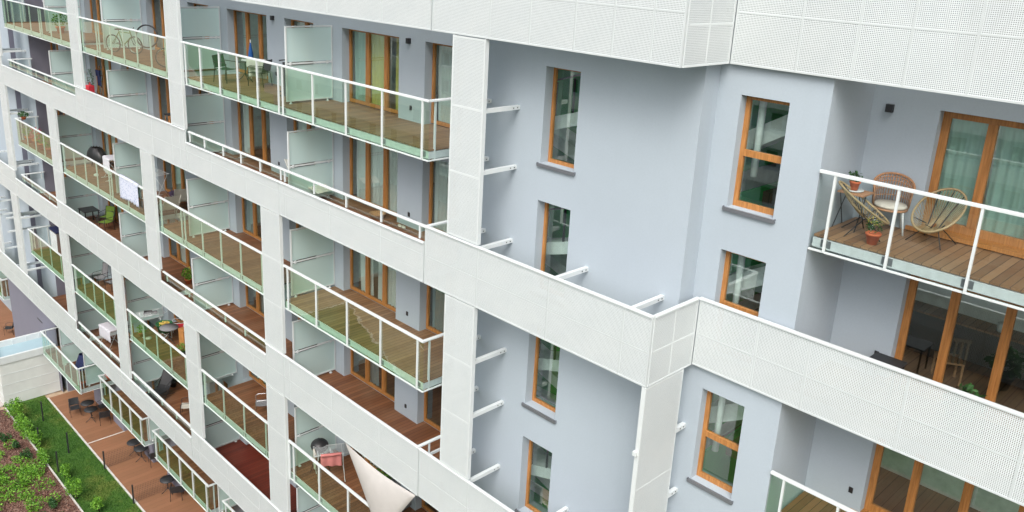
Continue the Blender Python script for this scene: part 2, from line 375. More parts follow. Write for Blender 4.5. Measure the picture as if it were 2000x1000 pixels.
# ------------------------------------------------------------------ setting: ground
def struct(name,mb,mat,org=(0,0,0)):
    o=mb.build(name,mat,None,org); o['kind']='structure'; return o
g=MB(); g.quad((-260,-200,G-.06),(160,-200,G-.06),(160,60,G-.06),(-260,60,G-.06)); struct('ground',g,'ground_mix')
g=MB(); g.quad((-35,-2.0,G-.02),(20,-2.0,G-.02),(20,.02,G-.02),(-35,.02,G-.02)); struct('lawn',g,'lawn_green')
g=MB(); g.quad((-34.4,-7.9,G-.04),(20,-7.9,G-.04),(20,-2.06,G-.04),(-34.4,-2.06,G-.04)); struct('mulch_bed',g,'mulch')
g=MB(); g.box(-34.1,20,.10,2.3,G-.15,G); struct('terrace',g,'terrace_boards')
g=MB(); g.box(-34.1,20,.02,.10,G-.15,G+.03); struct('terrace_kerb',g,'kerb')
g=MB(); g.box(-34.4,20,-2.06,-2.0,G-.1,G+.03); struct('bed_kerb',g,'kerb')
g=MB(); g.box(-60,-34.75,-3.4,-1.95,G-.05,G-.01); struct('path',g,'paver')
g=MB(); g.box(-60,-43.3,.1,2.3,G-.15,G); struct('far_terrace',g,'terrace_boards')
g=MB(); g.quad((-60,-1.7,G-.015),(-43.0,-1.7,G-.015),(-43.0,.1,G-.015),(-60,.1,G-.015)); g.quad((-60,-9,G-.015),(-34.6,-9,G-.015),(-34.6,-3.45,G-.015),(-60,-3.45,G-.015)); struct('far_lawn',g,'lawn_green')
g=MB(); g.quad((-260,-42,G-.03),(160,-42,G-.03),(160,-36,G-.03),(-260,-36,G-.03)); struct('road',g,'asphalt')

# ------------------------------------------------------------------ building body
# room slabs, back wall and party walls behind the facade
s=MB()
for z in DK: s.box(-52,18,3.72,9,z-.28,z-.02)
for z in DK: s.box(XL-.0,XR,2.32,3.72,z-.28,z-.02)
s.build('floor_slab','room_floor',bld)
s=MB(); s.box(-52,18,5.6,5.8,G,2.4); 
for o_ in (-13.9,-6.9,-20.8,-27.8): s.box(o_-.75,o_-.6,2.3,6.99,G,2.4)
s.box(5.2,5.4,3.4,6.99,G,2.4); s.box(7.5,7.65,3.5,6.99,G,2.4)
s.build('inner_wall','room_wall',bld)
s=MB(); s.box(-52,18,2.3,9,2.3,2.5); s.build('roof','concrete',bld)
# main facade wall (units with a wide door, a pilaster and a narrow door)
O=[-7.11,-14.12,-21.0,-28.0,-34.95]
LV=DK+[G]
TOPS=[DK[0]+2.16]+[z+2.18 for z in DK[1:]]+[G+2.18]
def unit(i,li):
    o=O[i]; z0=LV[li]; zt=z0+2.17; ztop=(LV[li-1]-.26) if li>0 else 2.3
    W3a=max(o,XL+.02); W3b=o+2.7; W2a=o+3.8; W2b=o+5.5
    e=O[i-1] if i>0 else XR
    segs=[]
    m=MB()
    if o-.55>XL: m.box(o-.45 if i<4 else XL,o,YA,YA+.33,z0-.02,zt)
    m.box(W3b,W2a,YA,YA+.33,z0-.02,zt); m.box(W2b,e-(.45 if i>0 else 0),YA,YA+.33,z0-.02,zt)
    m.box(max(o-.45,XL),e-(.45 if i>0 else 0),YA,YA+.33,zt,ztop+.24)
    return m,(W3a,W3b,W2a,W2b,z0,zt)
wins=[]
for li in range(8):
    big=MB()
    for i in range(5):
        m,wd=unit(i,li); big.v,big.f,big.sm,_=big.v,big.f,big.sm,big.add(m.v,m.f); wins.append((i,li,wd))
    big.build('facade_wall','plaster' if li<7 else 'dark_and_shade_plaster',bld,(0,0,0) if False else (-17,YA,LV[li]))
CUR={ (0,0):[('curtain_teal',0,.3),('curtain_yellow',.31,.63),('curtain_yellow',.8,1)],(0,1):[('curtain_white',.05,.97)],(0,2):[('curtain_white',.12,.38),('curtain_white',.5,.95)],
 (1,0):[('curtain_grey',.1,.3)],(1,1):[('curtain_white',.0,.2)],(0,3):[('curtain_grey',.3,.5)],(1,2):[('curtain_grey',.0,.3)],(2,0):[('curtain_white',.5,.9)],(2,1):[('curtain_white',.3,.6)]}
for i,li,(a,b,c,d,z0,zt) in wins:
    y=YA+.25
    mull=(a+.91,a+1.79) if b-a>2.6 else (a+1.0,)
    cs=CUR.get((i,li)); 
    if cs is None and random.random()<.95:
        q=random.choice(['curtain_white','curtain_grey','curtain_white','curtain_teal']); u=random.random()*.35; cs=[(q,u,u+random.uniform(.4,.64))]  # default curtains added to make the dark panes look brighter
    cl=[(a+.08+(b-a-.16)*u0,a+.08+(b-a-.16)*u1,mt) for mt,u0,u1 in cs] if cs else None
    window(a,b,y,z0+.02,zt,mull,(),cl,kind='balcony_door')
    cs=[(c+.1,c+.7,random.choice(['curtain_white','curtain_grey']))] if random.random()<.6 or (i==0 and li==1) else None
    window(c,d,y,z0+.02,zt,(c+.9,),(),cs,kind='balcony_door')
# stair block front W0 and step-back W1, recess beyond
def wall_with_holes(name,x0,x1,y0,y1,z0,z1,holes,mat='plaster',org=None):
    # holes: (xa,xb,za,zb), all in one column
    m=MB(); 
    if holes:
        xa,xb=holes[0][0],holes[0][1]
        m.box(x0,xa,y0,y1,z0,z1); m.box(xb,x1,y0,y1,z0,z1)
        zz=sorted([(h[2],h[3]) for h in holes]); cur=z0
        for a,b in zz: m.box(xa,xb,y0,y1,cur,a); cur=b
        m.box(xa,xb,y0,y1,cur,z1)
    else: m.box(x0,x1,y0,y1,z0,z1)
    return m.build(name,mat,bld,org or (x0,y0,z0))
WZ=[(-2.63,-.53),(-5.62,-3.47),(-8.52,-6.43),(-11.5,-9.4),(-14.46,-12.36),(-17.42,-15.32),(-20.4,-18.3),(-23.3,-21.2)]
hA=[(1.72,2.68,a,b) for a,b in WZ]
wall_with_holes('stair_wall',XR,5.58,YW,YW+.34,G-.2,2.4,hA)
hB=[(6.06,7.0,a,b) for a,b in WZ]
wall_with_holes('return_wall',5.10,7.72,Y1,Y1+.34,G-.2,2.4,hB)
m=MB(); m.box(5.24,5.58,YW+.34,Y1,G-.2,2.4); m.build('return_wall','plaster',bld,(5.4,YW,0))
m=MB(); m.box(7.40,7.72,Y1+.34,Y2+.35,G-.2,2.4); m.build('recess_side_wall','plaster',bld,(7.7,Y1,0))
m=MB(); m.box(XR,XR+.3,YW+.34,2.6,G-.2,2.4); m.build('stair_side_wall','plaster',bld,(XR,YW,0))
RZ=[-2.66,-5.66,-8.62,-11.6]      # deck heights right
m=MB(); m.box(7.72,8.88,Y2,Y2+.35,G-.2,2.4); 
for z,zt in zip(RZ,(-.51,-3.45,-6.4,-9.4)): m.box(8.88,18,Y2,Y2+.35,zt,zt+.74)
m.build('recess_back_wall','plaster',bld,(7.72,Y2,0))
for a,b in WZ[:6]:
    window(1.72,2.68,YW+.24,a,b,(),(),None,fw=.06,sill=YW,kind='stair_window')
for k,(a,b) in enumerate(WZ[:5]):
    window(6.06,7.0,Y1+.2,a,b,(),(a+1.03 if k!=1 else a+1.0,),None,fw=.085,sill=Y1,kind='landing_window')
for k,(z,zt) in enumerate(zip(RZ,(-.51,-3.45,-6.4,-9.4))):
    cl=[(8.95,9.6,'curtain_teal'),(9.75,10.6,'curtain_teal'),(10.7,12.8,'curtain_teal')] if k==0 else None
    window(8.88,13.2,Y2+.2,z+.05,zt,(9.68,10.57,11.47,12.36),(),cl,fw=.13,kind='balcony_door')
    m=MB(); m.box(8.7,14,Y2-.06,Y2+.24,z-.02,z+.05); m.build('threshold','orange_wood',bld,(8.8,Y2,z))
# stairwell inside: green wall, blue door panel, white flights with dark treads
m=MB(); m.box(-.5,5.15,3.3,3.4,G,2.3); m.build('stair_back_wall','green_paint',bld,(1,4,0))
m=MB()
for k in range(7):
    zb=.9-2.96*k
    m.box(-.4,5.2,3.1,3.28,zb-1.62,zb-1.48)
    for sgn,ya,yb in ((1,1.75,2.35),(-1,2.5,3.1)):
        x0,x1=(.2,5.0); h0,h1=(zb-3.0,zb-1.5) if sgn>0 else (zb-.02,zb-1.5)
        m.add([(x0,ya,h0-.3),(x1,ya,h1-.3),(x1,ya,h1),(x0,ya,h0),(x0,yb,h0-.3),(x1,yb,h1-.3),(x1,yb,h1),(x0,yb,h0)],[(0,1,2,3),(7,6,5,4),(3,2,6,7),(0,4,5,1),(0,3,7,4),(1,5,6,2)])
m.build('stair_flight','stair_white',bld,(1,2,0))
m=MB()
for k in range(7):
    zb=.9-2.96*k
    for q in range(9):
        x=.5+q*.5; z=zb-3.0+1.5*(x-.2)/4.8
        m.box(x-.02,x+.02,1.74,1.78,z,z+.75)
    m.tube([(.2,1.76,zb-2.2),(5,1.76,zb-.7)],.025)
m.build('stair_railing','steel_dark',bld,(1,2,0))
m=MB()
for k in range(7): m.box(2.2,3.3,3.24,3.295,.9-2.96*k-3.1,.9-2.96*k-1.62)
m.build('stair_door','blue_paint',bld,(2,4,0))
m=MB()
for k in range(7): m.box(5.6,5.66,2.1,4.68,.9-2.96*k-3.1,.9-2.96*k-.6)
m.build('landing_panel','green_paint',bld,(6,4,0))
m=MB()
for k in range(7):
    zb=.9-2.96*k
    m.add([(5.7,2.4,zb-2.7),(7.4,2.4,zb-1.7),(7.4,2.4,zb-1.3),(5.7,2.4,zb-2.3),(5.7,3.4,zb-2.7),(7.4,3.4,zb-1.7),(7.4,3.4,zb-1.3),(5.7,3.4,zb-2.3)],[(0,1,2,3),(7,6,5,4),(3,2,6,7),(0,4,5,1),(0,3,7,4),(1,5,6,2)])
    m.lathe((6.2,2.2,zb-3),[(.07,0),(.07,1.6)],10)
m.build('landing_flight','stair_white',bld,(6,3,0))
# far-left stair block and the next section beyond it
m=MB(); m.box(-36.85,XL,1.2,1.5,G-.2,2.4); m.build('far_stair_wall','plaster',bld,(-36,1.2,0))
m=MB(); m.box(-43.4,-36.85,.95,1.5,G-.2,2.4); m.build('far_front_wall','plaster',bld,(-40,.95,0))
m=MB(); m.box(XL+.002,XL+.02,1.2,2.3,G-.2,2.4); m.box(-36.862,-36.84,.96,1.19,G,2.4); m.build('far_return_wall','dark_and_shade_plaster',bld,(XL,1.2,0))  # darker colour on these side-facing returns stands in for their shade
m=MB(); m.box(-52,-43.4,1.95,2.28,G,2.4); m.box(-43.42,-43.4,.96,2.28,G,2.4); m.build('far_section_wall','plaster',bld,(-45,2,0))
for li in range(2,8):
    z=LV[li]; window(-45.6,-43.9,1.88,z+.02,z+2.15,(-44.8,),(),None,kind='balcony_door')
m=MB(); m.box(-37.5,-36.9,.93,.948,-21.6,-20.3); m.box(-37.7,-36.8,.90,.95,-20.3,-20.25); m.build('small_window','steel_dark',bld,(-37,.93,-21))
m=MB(); m.box(-43.35,-34.35,.92,.948,G,-18.3); m.build('plinth_wall','dark_and_shade_plaster',bld,(-38,.93,G))

# ------------------------------------------------------------------ perforated bands and pillars
def sheet(parent,ax,fixed,a,b,z0,z1,name='perforated_panel'):
    s=MB()
    if ax=='x': s.quad((a,fixed,z0),(b,fixed,z0),(b,fixed,z1),(a,fixed,z1)); s.quad((a,fixed+.007,z0),(b,fixed+.007,z0),(b,fixed+.007,z1),(a,fixed+.007,z1)); og=(a,fixed,z0)
    else: s.quad((fixed,a,z0),(fixed,b,z0),(fixed,b,z1),(fixed,a,z1)); s.quad((fixed-.007,a,z0),(fixed-.007,b,z0),(fixed-.007,b,z1),(fixed-.007,a,z1)); og=(fixed,a,z0)
    return s.build(name,'perforated_metal',parent,og)
def band(x0,x1,z0,z1,seams,y=0,mid=None,cap=True,gaps=(),ends=(True,True)):
    m=MB(); fw=.016
    xs=[x0]+sorted(s for s in seams if x0+.15<s<x1-.15)+[x1]
    for k,s_ in enumerate(xs):
        wd=fw if 0<k<len(xs)-1 else .03
        a=max(x0,s_-wd); b=min(x1,s_+wd)
        m.box(a,b,y-.004,y+.03,z0+.03,z1-(.045 if cap else .03))
    m.box(x0,x1,y-.006,y+.05,z0,z0+.03)
    if not cap: m.box(x0,x1,y-.006,y+.03,z1-.03,z1)
    if mid:
        for md in mid: 
            for a,b in zip(xs[:-1],xs[1:]): m.box(a+fw,b-fw,y-.003,y+.02,md-.014,md+.014)
    o=m.build('perforated_band','band_frame',bld,(x0,y,z0))
    for a,b in zip(xs[:-1],xs[1:]): sheet(o,'x',y,a,b,z0+.01,z1-.02)
    if cap:
        c=MB(); c.cham(x0,x1,y-.03,y+.055,z1-.045,z1,.012); c.build('cap_rail','white_metal',o)
    return o
def frange(a,b,s):
    r=[];x=a
    while x<b: r.append(round(x,3)); x+=s
    return r
XE=14
S1=[-.73,1.12,3.4,5.15]
# band 1 (top of frame; parapet continues up out of the picture)
T=1.46; L_=1.03
lefts=sorted(frange(-34.9,-1,2.31)+[-7.48,-14.75,-24.5])
band(-41,-.74,0.0,2.3,lefts[::1],mid=(.9,))
band(-.70,5.79,0.0,2.3,S1[1:]+[2.25,4.3],mid=(.9,))
band(5.82,XE,0.0,2.3,[7.06,8.03,8.84,9.77,10.7,11.6,12.5],y=1.505,mid=(.9,))
def return_band(z0,z1,cap=True):
    m=MB(); x=5.80
    m.box(x-.03,x+.004,0.052,.075,z0+.03,z1-.045).box(x-.03,x+.004,1.44,1.50,z0+.03,z1-.045).box(x-.03,x+.004,.72,.76,z0+.03,z1-.045).box(x-.05,x+.006,.05,1.5,z0,z0+.03)
    if cap: m.box(x-.02,x+.003,.1,1.45,z0+.68,z0+.72)
    o=m.build('perforated_band','white_metal',bld,(x,0,z0)); sheet(o,'y',x,.05,1.5,z0+.01,z1-.02)
    if cap:
        c=MB(); c.cham(x-.055,x+.03,.055,1.475,z1-.045,z1,.012); c.build('cap_rail','white_metal',o)
return_band(0.0,2.3)
# bands 2..4, high (1.46 m) or low (1.03 m, glazed above) stretches
def longband(zb,parts):
    for x0,x1,hi in parts:
        seams=[s for s in lefts if x0<s<x1]
        band(x0,x1-.012,zb,zb+(T if hi else L_),seams,mid=(zb+.69,))
longband(BB[1],[(-41,-34.9,1),(-34.9,-24.2,0),(-24.2,-13.6,1),(-13.6,-7.48,0),(-7.48,-.8,0)])
band(-.78,5.79,BB[1],BB[1]+T,[1.05,3.2,5.13],mid=(BB[1]+.69,)); 
band(0.0-.77,0.0,BB[1],BB[1]+.01,[],mid=None,cap=False) if False else None
return_band(BB[1],BB[1]+T)
band(5.82,XE,BB[1]+.02,BB[1]+T,[7.1,8.1,9.8,11.55],y=1.505,mid=(BB[1]+.70,))
longband(BB[2],[(-44,-34.9,1),(-34.9,-28.35,0),(-28.35,-16.6,1),(-16.6,-8.6,0),(-8.6,-7.5,1),(-7.5,-.83,1)])
band(-.81,5.79,BB[2]+.03,BB[2]+T,[1.05,3.2,5.13],mid=(BB[2]+.69,))
longband(BB[3],[(-44,-34.63,1),(-34.63,-27.4,1),(-27.4,-21.85,0),(-21.85,-20.8,0),(-20.8,-14.75,0),(-14.73,-7.5,1),(-7.5,-.8,1)])
def pillar(x0,x1,z0,z1,y=0,depth=.10):
    m=MB(); m.box(x0,x0+.035,y-.004,y+depth,z0,z1).box(x1-.035,x1,y-.004,y+depth,z0,z1)
    zm=[z0+.03+(z1-z0-.06)*k/3 for k in range(4)]
    for q in zm: m.box(x0+.035,x1-.035,y-.002,y+.02,q-.02,q+.02)
    o=m.build('perforated_pillar','white_metal',bld,(x0,y,z0))
    for a,b in zip(zm[:-1],zm[1:]): sheet(o,'x',y,x0+.035,x1-.035,a,b)
    # lining behind the far pillars so that they read solid
    return o
gap=.012
for x0,x1 in [(-35.95,-34.85),(-24.25,-23.2),(-14.68,-13.62),(0.0,1.03)]: pillar(x0,x1,BB[1]+T+gap,-gap)
for x0,x1 in [(-35.95,-34.85),(-28.35,-27.28),(-17.68,-16.62),(-8.62,-7.52),(0.0,1.03)]: pillar(x0,x1,BB[2]+T+gap,BB[1]-gap)
for x0,x1 in [(-40.5,-39.45),(-36.3,-35.2),(-28.5,-27.45),(-21.85,-20.8),(-14.76,-13.7),(-8.66,-7.52),(0.0,1.03)]: pillar(x0,x1,BB[3]+(L_ if x0==-21.85 else T)+gap,BB[2]-gap)
# pillar standing on the return, in the plane x = 5.8
m=MB(); x=5.80; z0,z1=BB[2]+T,BB[1]-.012
m.box(x-.09,x+.004,0.0,.035,z0,z1).box(x-.06,x+.004,1.22,1.25,z0,z1)
for q in (z0+.03,(z0+z1)/2,z1-.03): m.box(x-.02,x+.002,.035,1.22,q-.02,q+.02)
o=m.build('perforated_pillar','white_metal',bld,(x,0,z0)); sheet(o,'y',x,.035,1.22,z0,(z0+z1)/2); sheet(o,'y',x,.035,1.22,(z0+z1)/2,z1)
# brackets that carry pillars and bands off the wall
def bracket(x,y0,y1,z,ax=None):
    m=MB(); s_=.045
    m.box(x-s_,x+s_,y0,y1,z-s_,z+s_)
    o=m.build('bracket','white_metal',bld,(x,y0,z))
    b=MB()
    for k in (.08,.20): b.box(x+s_,x+s_+.006,y1-k-.012,y1-k+.012,z-.012,z+.012)
    b.build('bolt','steel_dark',o)
for z in (-1.52,-2.87,-4.62,-7.40,-8.82,-10.62,-13.4,-14.9):
    bracket(.06,.03,YW,z); bracket(.97,.03,YW,z)
for x in (3.25,5.2): bracket(x,.06,YW,-4.62); bracket(x,.06,YW,-10.6)
for z in (-7.40,-8.95): bracket(5.74,-.06,Y1,z)
for z in (-4.3,-7.5,-10.3,-13.2,-16.2):
    bracket(-34.95,.03,1.2,z); bracket(-35.85,.03,1.2,z)
for z in (-10.5,-13.4,-14.2,-16.3): bracket(-36.2,.03,1.2,z); bracket(-39.6,.03,.95,z); bracket(-38.0,.03,.95,z-.6); bracket(-41.5,.03,.95,z-.3)

# ------------------------------------------------------------------ balconies
def posts_for(x0,x1,divs,step=1.42):
    cuts=[x0]+[d for d in divs if x0<d<x1]+[x1]; ps=[]
    for a,b in zip(cuts[:-1],cuts[1:]):
        a2=a+(.13 if a in divs else .24); b2=b-(.13 if b in divs else .24)
        n=max(1,round((b2-a2)/step)); ps+=[a2+(b2-a2)*k/n for k in range(n+1)]
    return ps
DIV=[-7.55,-14.58,-21.45,-28.45]
def balcony(x0,x1,dk,y0=.12,ztop=1.17,zbot=-.24,zglass=None,deckmat='deck_red',divs=(),left=False,right=False,yend=YW,full=True,back=YA+.25,step=1.42,ps=None,deckonly=None,rail=True):
    # deck
    zb=dk+(zbot if zglass is None else zglass)
    d=MB(); d.box(x0+.04,x1-.04,y0+.06,back,dk-.035,dk)
    o=d.build('balcony',deckmat,bld,(x0,y0,dk))
    s=MB(); s.box(x0+.05,x1-.05,y0+.05,back,dk-.225,dk-.055); s.build('deck_slab','slab_white',o)
    s=MB(); s.box(x0+.04,x1-.04,y0+.035,y0+.05,dk-.21,dk-.05); 
    if right: s.box(x1-.05,x1-.035,y0+.05,yend,dk-.21,dk-.05)
    s.build('edge_beam','galvanised',o)
    if not rail: return o
    zt=dk+ztop
    c=MB(); c.cham(x0,x1,y0-.04,y0+.045,zt-.05,zt,.014)
    if right: c.cham(x1-.085,x1,y0+.045,yend,zt-.05,zt,.014)
    if left: c.cham(x0,x0+.085,y0+.045,yend,zt-.05,zt,.014)
    c.build('handrail','white_metal',o)
    if full:
        c=MB(); c.box(x0,x1,y0-.012,y0+.03,dk+zbot-.03,dk+zbot)
        if right: c.box(x1-.042,x1,y0+.03,yend,dk+zbot-.03,dk+zbot)
        if left: c.box(x0,x0+.042,y0+.03,yend,dk+zbot-.03,dk+zbot)
        c.build('bottom_rail','white_metal',o)
    ps=ps or posts_for(x0,x1,divs,step)
    for p in ps:
        c=MB(); inn=x1<-8.2 and y0<.3; c.box(p-.02,p+.02,y0+.014 if inn else y0-.034,y0+.056 if inn else y0+.006,zb-.02 if full else zb,zt-.05); c.build('post','white_metal',o)
    if full:
        c=MB()
        for p in ps:
            for q in (-.05,.05): c.box(p+q-.006,p+q+.006,y0+.022,y0+.034,dk-.16,dk-.15).box(p+q-.006,p+q+.006,y0+.022,y0+.034,dk-.10,dk-.09)
            c.box(p-.09,p+.09,y0+.030,y0+.0345,dk-.19,dk-.06)
        c.build('post_fixing','sill_metal',o)
    if right:
        for yy in (y0+.22,yend-.15):
            c=MB(); c.box(x1-.075,x1-.03,yy-.02,yy+.02,zb,zt-.05); c.build('post','white_metal',o)
        c=MB(); c.quad((x1-.015,y0+.01,zb),(x1-.015,yend,zb),(x1-.015,yend,zt-.05),(x1-.015,y0+.01,zt-.05)); c.build('glass_panel','clear_glass',o)
    if left:
        for yy in (y0+.22,yend-.15):
            c=MB(); c.box(x0+.03,x0+.075,yy-.02,yy+.02,zb,zt-.05); c.build('post','white_metal',o)
        c=MB(); c.quad((x0+.015,y0+.01,zb),(x0+.015,yend,zb),(x0+.015,yend,zt-.05),(x0+.015,y0+.01,zt-.05)); c.build('glass_panel','clear_glass',o)
    xs=[x0]+[p for p in ps]+[x1]
    # glass panels butt at every post
    cuts=[x0+.01]+[p for p in ps if x0+.3<p<x1-.3]+[x1-.01]
    gm='clear_glass' if deckmat=='deck_grey' and x0>5 else 'balcony_glass'
    for a,b in zip(cuts[:-1],cuts[1:]):
        if b-a<.06: continue
        c=MB(); c.quad((a+.004,y0+.01,zb),(b-.004,y0+.01,zb),(b-.004,y0+.01,zt-.05),(a+.004,y0+.01,zt-.05)); c.build('glass_panel',gm,o)
    return o
def short(x0,x1,dk,zb,**k):   # floor behind a band: glass only above the band
    return balcony(x0,x1,dk,full=False,zglass=zb+L_-dk-.0,**k)
PA=[-13.5,-12.41,-11.1,-9.93,-8.74,-7.54,-7.32,-5.76,-4.2,-2.65,-1.1]
balcony(-34.1,-24.35,DK[0],left=True,divs=DIV,yend=1.2,step=1.2,deckmat='deck_red')
balcony(-23.4,-14.88,DK[0],divs=DIV,step=1.2)
balcony(-13.65,XR,DK[0],divs=DIV,right=True,ps=PA,deckmat='deck_grey')
short(-34.1,-24.25,DK[1],BB[1],divs=DIV,left=True,yend=1.2)
balcony(-24.2,-13.7,DK[1],rail=False)
short(-13.6,XR,DK[1],BB[1],divs=DIV,right=True,ps=PA)
balcony(-34.1,-28.4,DK[2],left=True,divs=DIV,yend=1.2); balcony(-27.35,-17.75,DK[2],divs=DIV); balcony(-16.7,-8.7,DK[2],divs=DIV)
balcony(-7.63,XR,DK[2],right=True,ps=[-7.32,-5.76,-4.2,-2.65,-1.1],deckmat='deck_grey')
short(-34.2,-28.35,DK[3],BB[2],divs=DIV,left=True,yend=1.2); balcony(-28.3,-17,DK[3],rail=False); short(-16.6,-8.6,DK[3],BB[2],divs=DIV)
balcony(-8.55,XR,DK[3],rail=False)
balcony(-34.2,-29.0,DK[4],left=True,divs=DIV,yend=1.2); balcony(-27.55,-22.1,DK[4],divs=DIV); balcony(-20.75,-14.95,DK[4],divs=DIV); balcony(-13.85,-8.85,DK[4],divs=DIV)
balcony(-7.7,XR,DK[4],right=True,ps=[-7.5,-7.25,-5.76,-4.2,-2.65,-1.1])
balcony(-34.2,-27.75,DK[5],rail=False); short(-27.4,-21.9,DK[5],BB[3],divs=DIV); short(-20.8,-14.8,DK[5],BB[3],divs=DIV); balcony(-14.7,-8.7,DK[5],rail=False,deckmat='deck_mahogany'); balcony(-8.6,XR,DK[5],rail=False,deckmat='deck_mahogany')
balcony(-34.2,-28.4,DK[6],left=True,right=True,yend=1.9,divs=DIV,step=1.05); 
for a,b in ((-27.1,-21.65),(-20.5,-15.0),(-13.8,-8.4)): balcony(a,b,DK[6],y0=.68,left=True,right=True,yend=1.9,divs=DIV,step=1.35)
# return handrail at the ends of the banded floors
for dk in (DK[3],DK[5]):
    m=MB(); m.cham(XR-.085,XR,.05,YW,dk+1.18,dk+1.23,.014).box(XR-.07,XR-.03,.4,.44,dk+.1,dk+1.18).box(XR-.075,XR-.02,.06,YW,dk+.78,dk+.84)
    m.build('return_rail','white_metal',bld,(XR,.1,dk))
# right recess balconies
PR=[8.02,9.07,10.3,11.55,12.8]
balcony(7.74,XE,-2.70,y0=1.6,back=Y2+.2,deckmat='deck_grey',ps=PR,ztop=1.15,zbot=-.25)
o=balcony(7.74,XE,-5.66,y0=1.55,back=Y2+.2,deckmat='deck_grey',rail=False)
balcony(7.74,XE,-8.62,y0=1.6,back=Y2+.2,deckmat='deck_red',ps=PR,ztop=1.17,zbot=-.25)
# far-left section balconies
for li in range(2,7):
    o=balcony(-50,-43.45,DK[li],y0=.12 if li!=6 else .6,right=True,yend=1.9,back=1.95,divs=())
    m=MB(); 
    for q in ((.25,.5,.8) if li<6 else (1.1,)): m.box(-43.44,-43.40,.2,1.9,DK[li]+q,DK[li]+q+.05)
    m.build('return_bar','white_metal',bld,(-43.4,.2,DK[li]))
    m=MB(); m.quad((-46.5,.4,DK[li]+.1),(-46.5,1.9,DK[li]+.1),(-46.5,1.9,DK[li]+2.2),(-46.5,.4,DK[li]+2.2)); m.build('privacy_screen','frosted_glass',bld,(-46.5,.4,DK[li]))

# privacy screens between flats
def screen(x,dk,y0=.40,y1=1.93,lower=False):
    m=MB(); z0,z1=dk+.07,dk+2.2
    m.box(x-.025,x+.025,y0-.02,y0+.025,z0,z1).box(x-.02,x+.02,y1-.03,y1,z0,z1)
    m.box(x-.02,x+.02,y0+.025,y1-.03,z1-.04,z1).box(x-.02,x+.02,y0+.025,y1-.03,z0,z0+.04)
    zm=dk+1.15; m.box(x-.025,x+.025,y0+.025,y1-.03,zm-.025,zm+.025)
    o=m.build('privacy_screen','white_metal',bld,(x,y0,dk))
    g=MB(); g.quad((x,y0+.025,z0+.04),(x,y1-.03,z0+.04),(x,y1-.03,zm-.045),(x,y0+.025,zm-.045)); g.build('frosted_panel','frosted_glass',o)
    g=MB(); g.quad((x,y0+.025,zm+.045),(x,y1-.03,zm+.045),(x,y1-.03,z1-.055),(x,y0+.025,z1-.055)); g.build('frosted_panel','frosted_glass',o)
    for yy in (y0+.12,y1-.18):
        f=MB(); f.lathe((x,yy,dk),[(.055,0),(.055,.012),(.022,.02),(.02,z0-dk+.01)],8); f.build('foot','white_metal',o)
        f=MB(); f.box(x+.025,x+.04,yy-.03,yy+.03,zm-.05,zm+.05); f.build('clamp','white_metal',o)
    for dz in (-.032,.032):
        f=MB(); f.box(x+.0,x+.022,y0+.06,y0+.85,zm+dz-.010,zm+dz+.010); f.build('slot','steel_dark',o)
for li,dk in enumerate(DK):
    for k,x in enumerate(DIV):
        if li==6 and k==99: continue
        screen(x-.04,dk,y0=.40 if li<6 else (.9 if k<3 else .5))
screen(-31.6,DK[6],y0=.35)
# lamps, sockets
def lamp(x,y,z):
    m=MB(); m.box(x-.06,x+.06,y-.09,y-.002,z-.07,z+.07); o=m.build('wall_lamp','black_plastic',bld,(x,y,z))
def socket(x,y,z):
    m=MB(); m.box(x-.04,x+.04,y-.02,y-.002,z-.06,z+.06); m.build('socket','black_plastic',bld,(x,y,z))
for li,dk in enumerate(DK):
    for o_ in O[:4]:
        lamp(o_+3.15,YA,dk+2.12) if li in (0,2,4,6) else None
        socket(o_+3.25,YA,dk+.36)
lamp(8.05,Y2,-.60); socket(8.62,Y2,-5.2); socket(8.64,Y2,-8.18); lamp(8.05,Y2,-12.4)
#==MARK==
# ------------------------------------------------------------------ annex, opposite block
ax=thing('annex','low white clad annex with pale blue tray roof standing by the lawn','annex',(-34.6,-2.0,G))
m=MB(); m.box(-2.2,0,0.0,2.9,0,2.55); m.build('wall','annex_metal',ax)
m=MB()
for z in (.62,1.25,1.88): m.box(-2.2,.012,-.012,2.9,z,z+.022)
m.build('cladding_joint','white_metal',ax)
m=MB(); m.box(-2.25,.05,-.05,.10,2.55,2.95).box(-.10,.05,.10,2.9,2.55,2.95).box(-2.25,-2.1,.1,2.9,2.55,2.95)
m.build('parapet','white_metal',ax)
m=MB(); m.box(-2.1,-.10,.10,2.9,2.55,2.62); m.build('roof','annex_roof',ax)
m=MB()
for k in range(4): m.box(-2.1,-2.07,.5+k*.7,.54+k*.7,2.62,2.93)
m.build('parapet_joint','slab_white',ax)
ob=thing('opposite_building','pale apartment block with white balcony bands across the garden','building',(0,-46,G))
m=MB(); m.box(-90,60,-12,0,0,24); m.build('wall','plaster',ob)
m=MB()
for k in range(8): m.box(-90,60,0,1.4,k*3+.1,k*3+1.2)
m.build('balcony_band','slab_white',ob)
m=MB()
for k in range(8):
    for q in range(36): m.box(-88+q*4.1,-87+q*4.1,.0,.05,k*3+1.3,k*3+2.5)
m.build('window_row','steel_dark',ob)

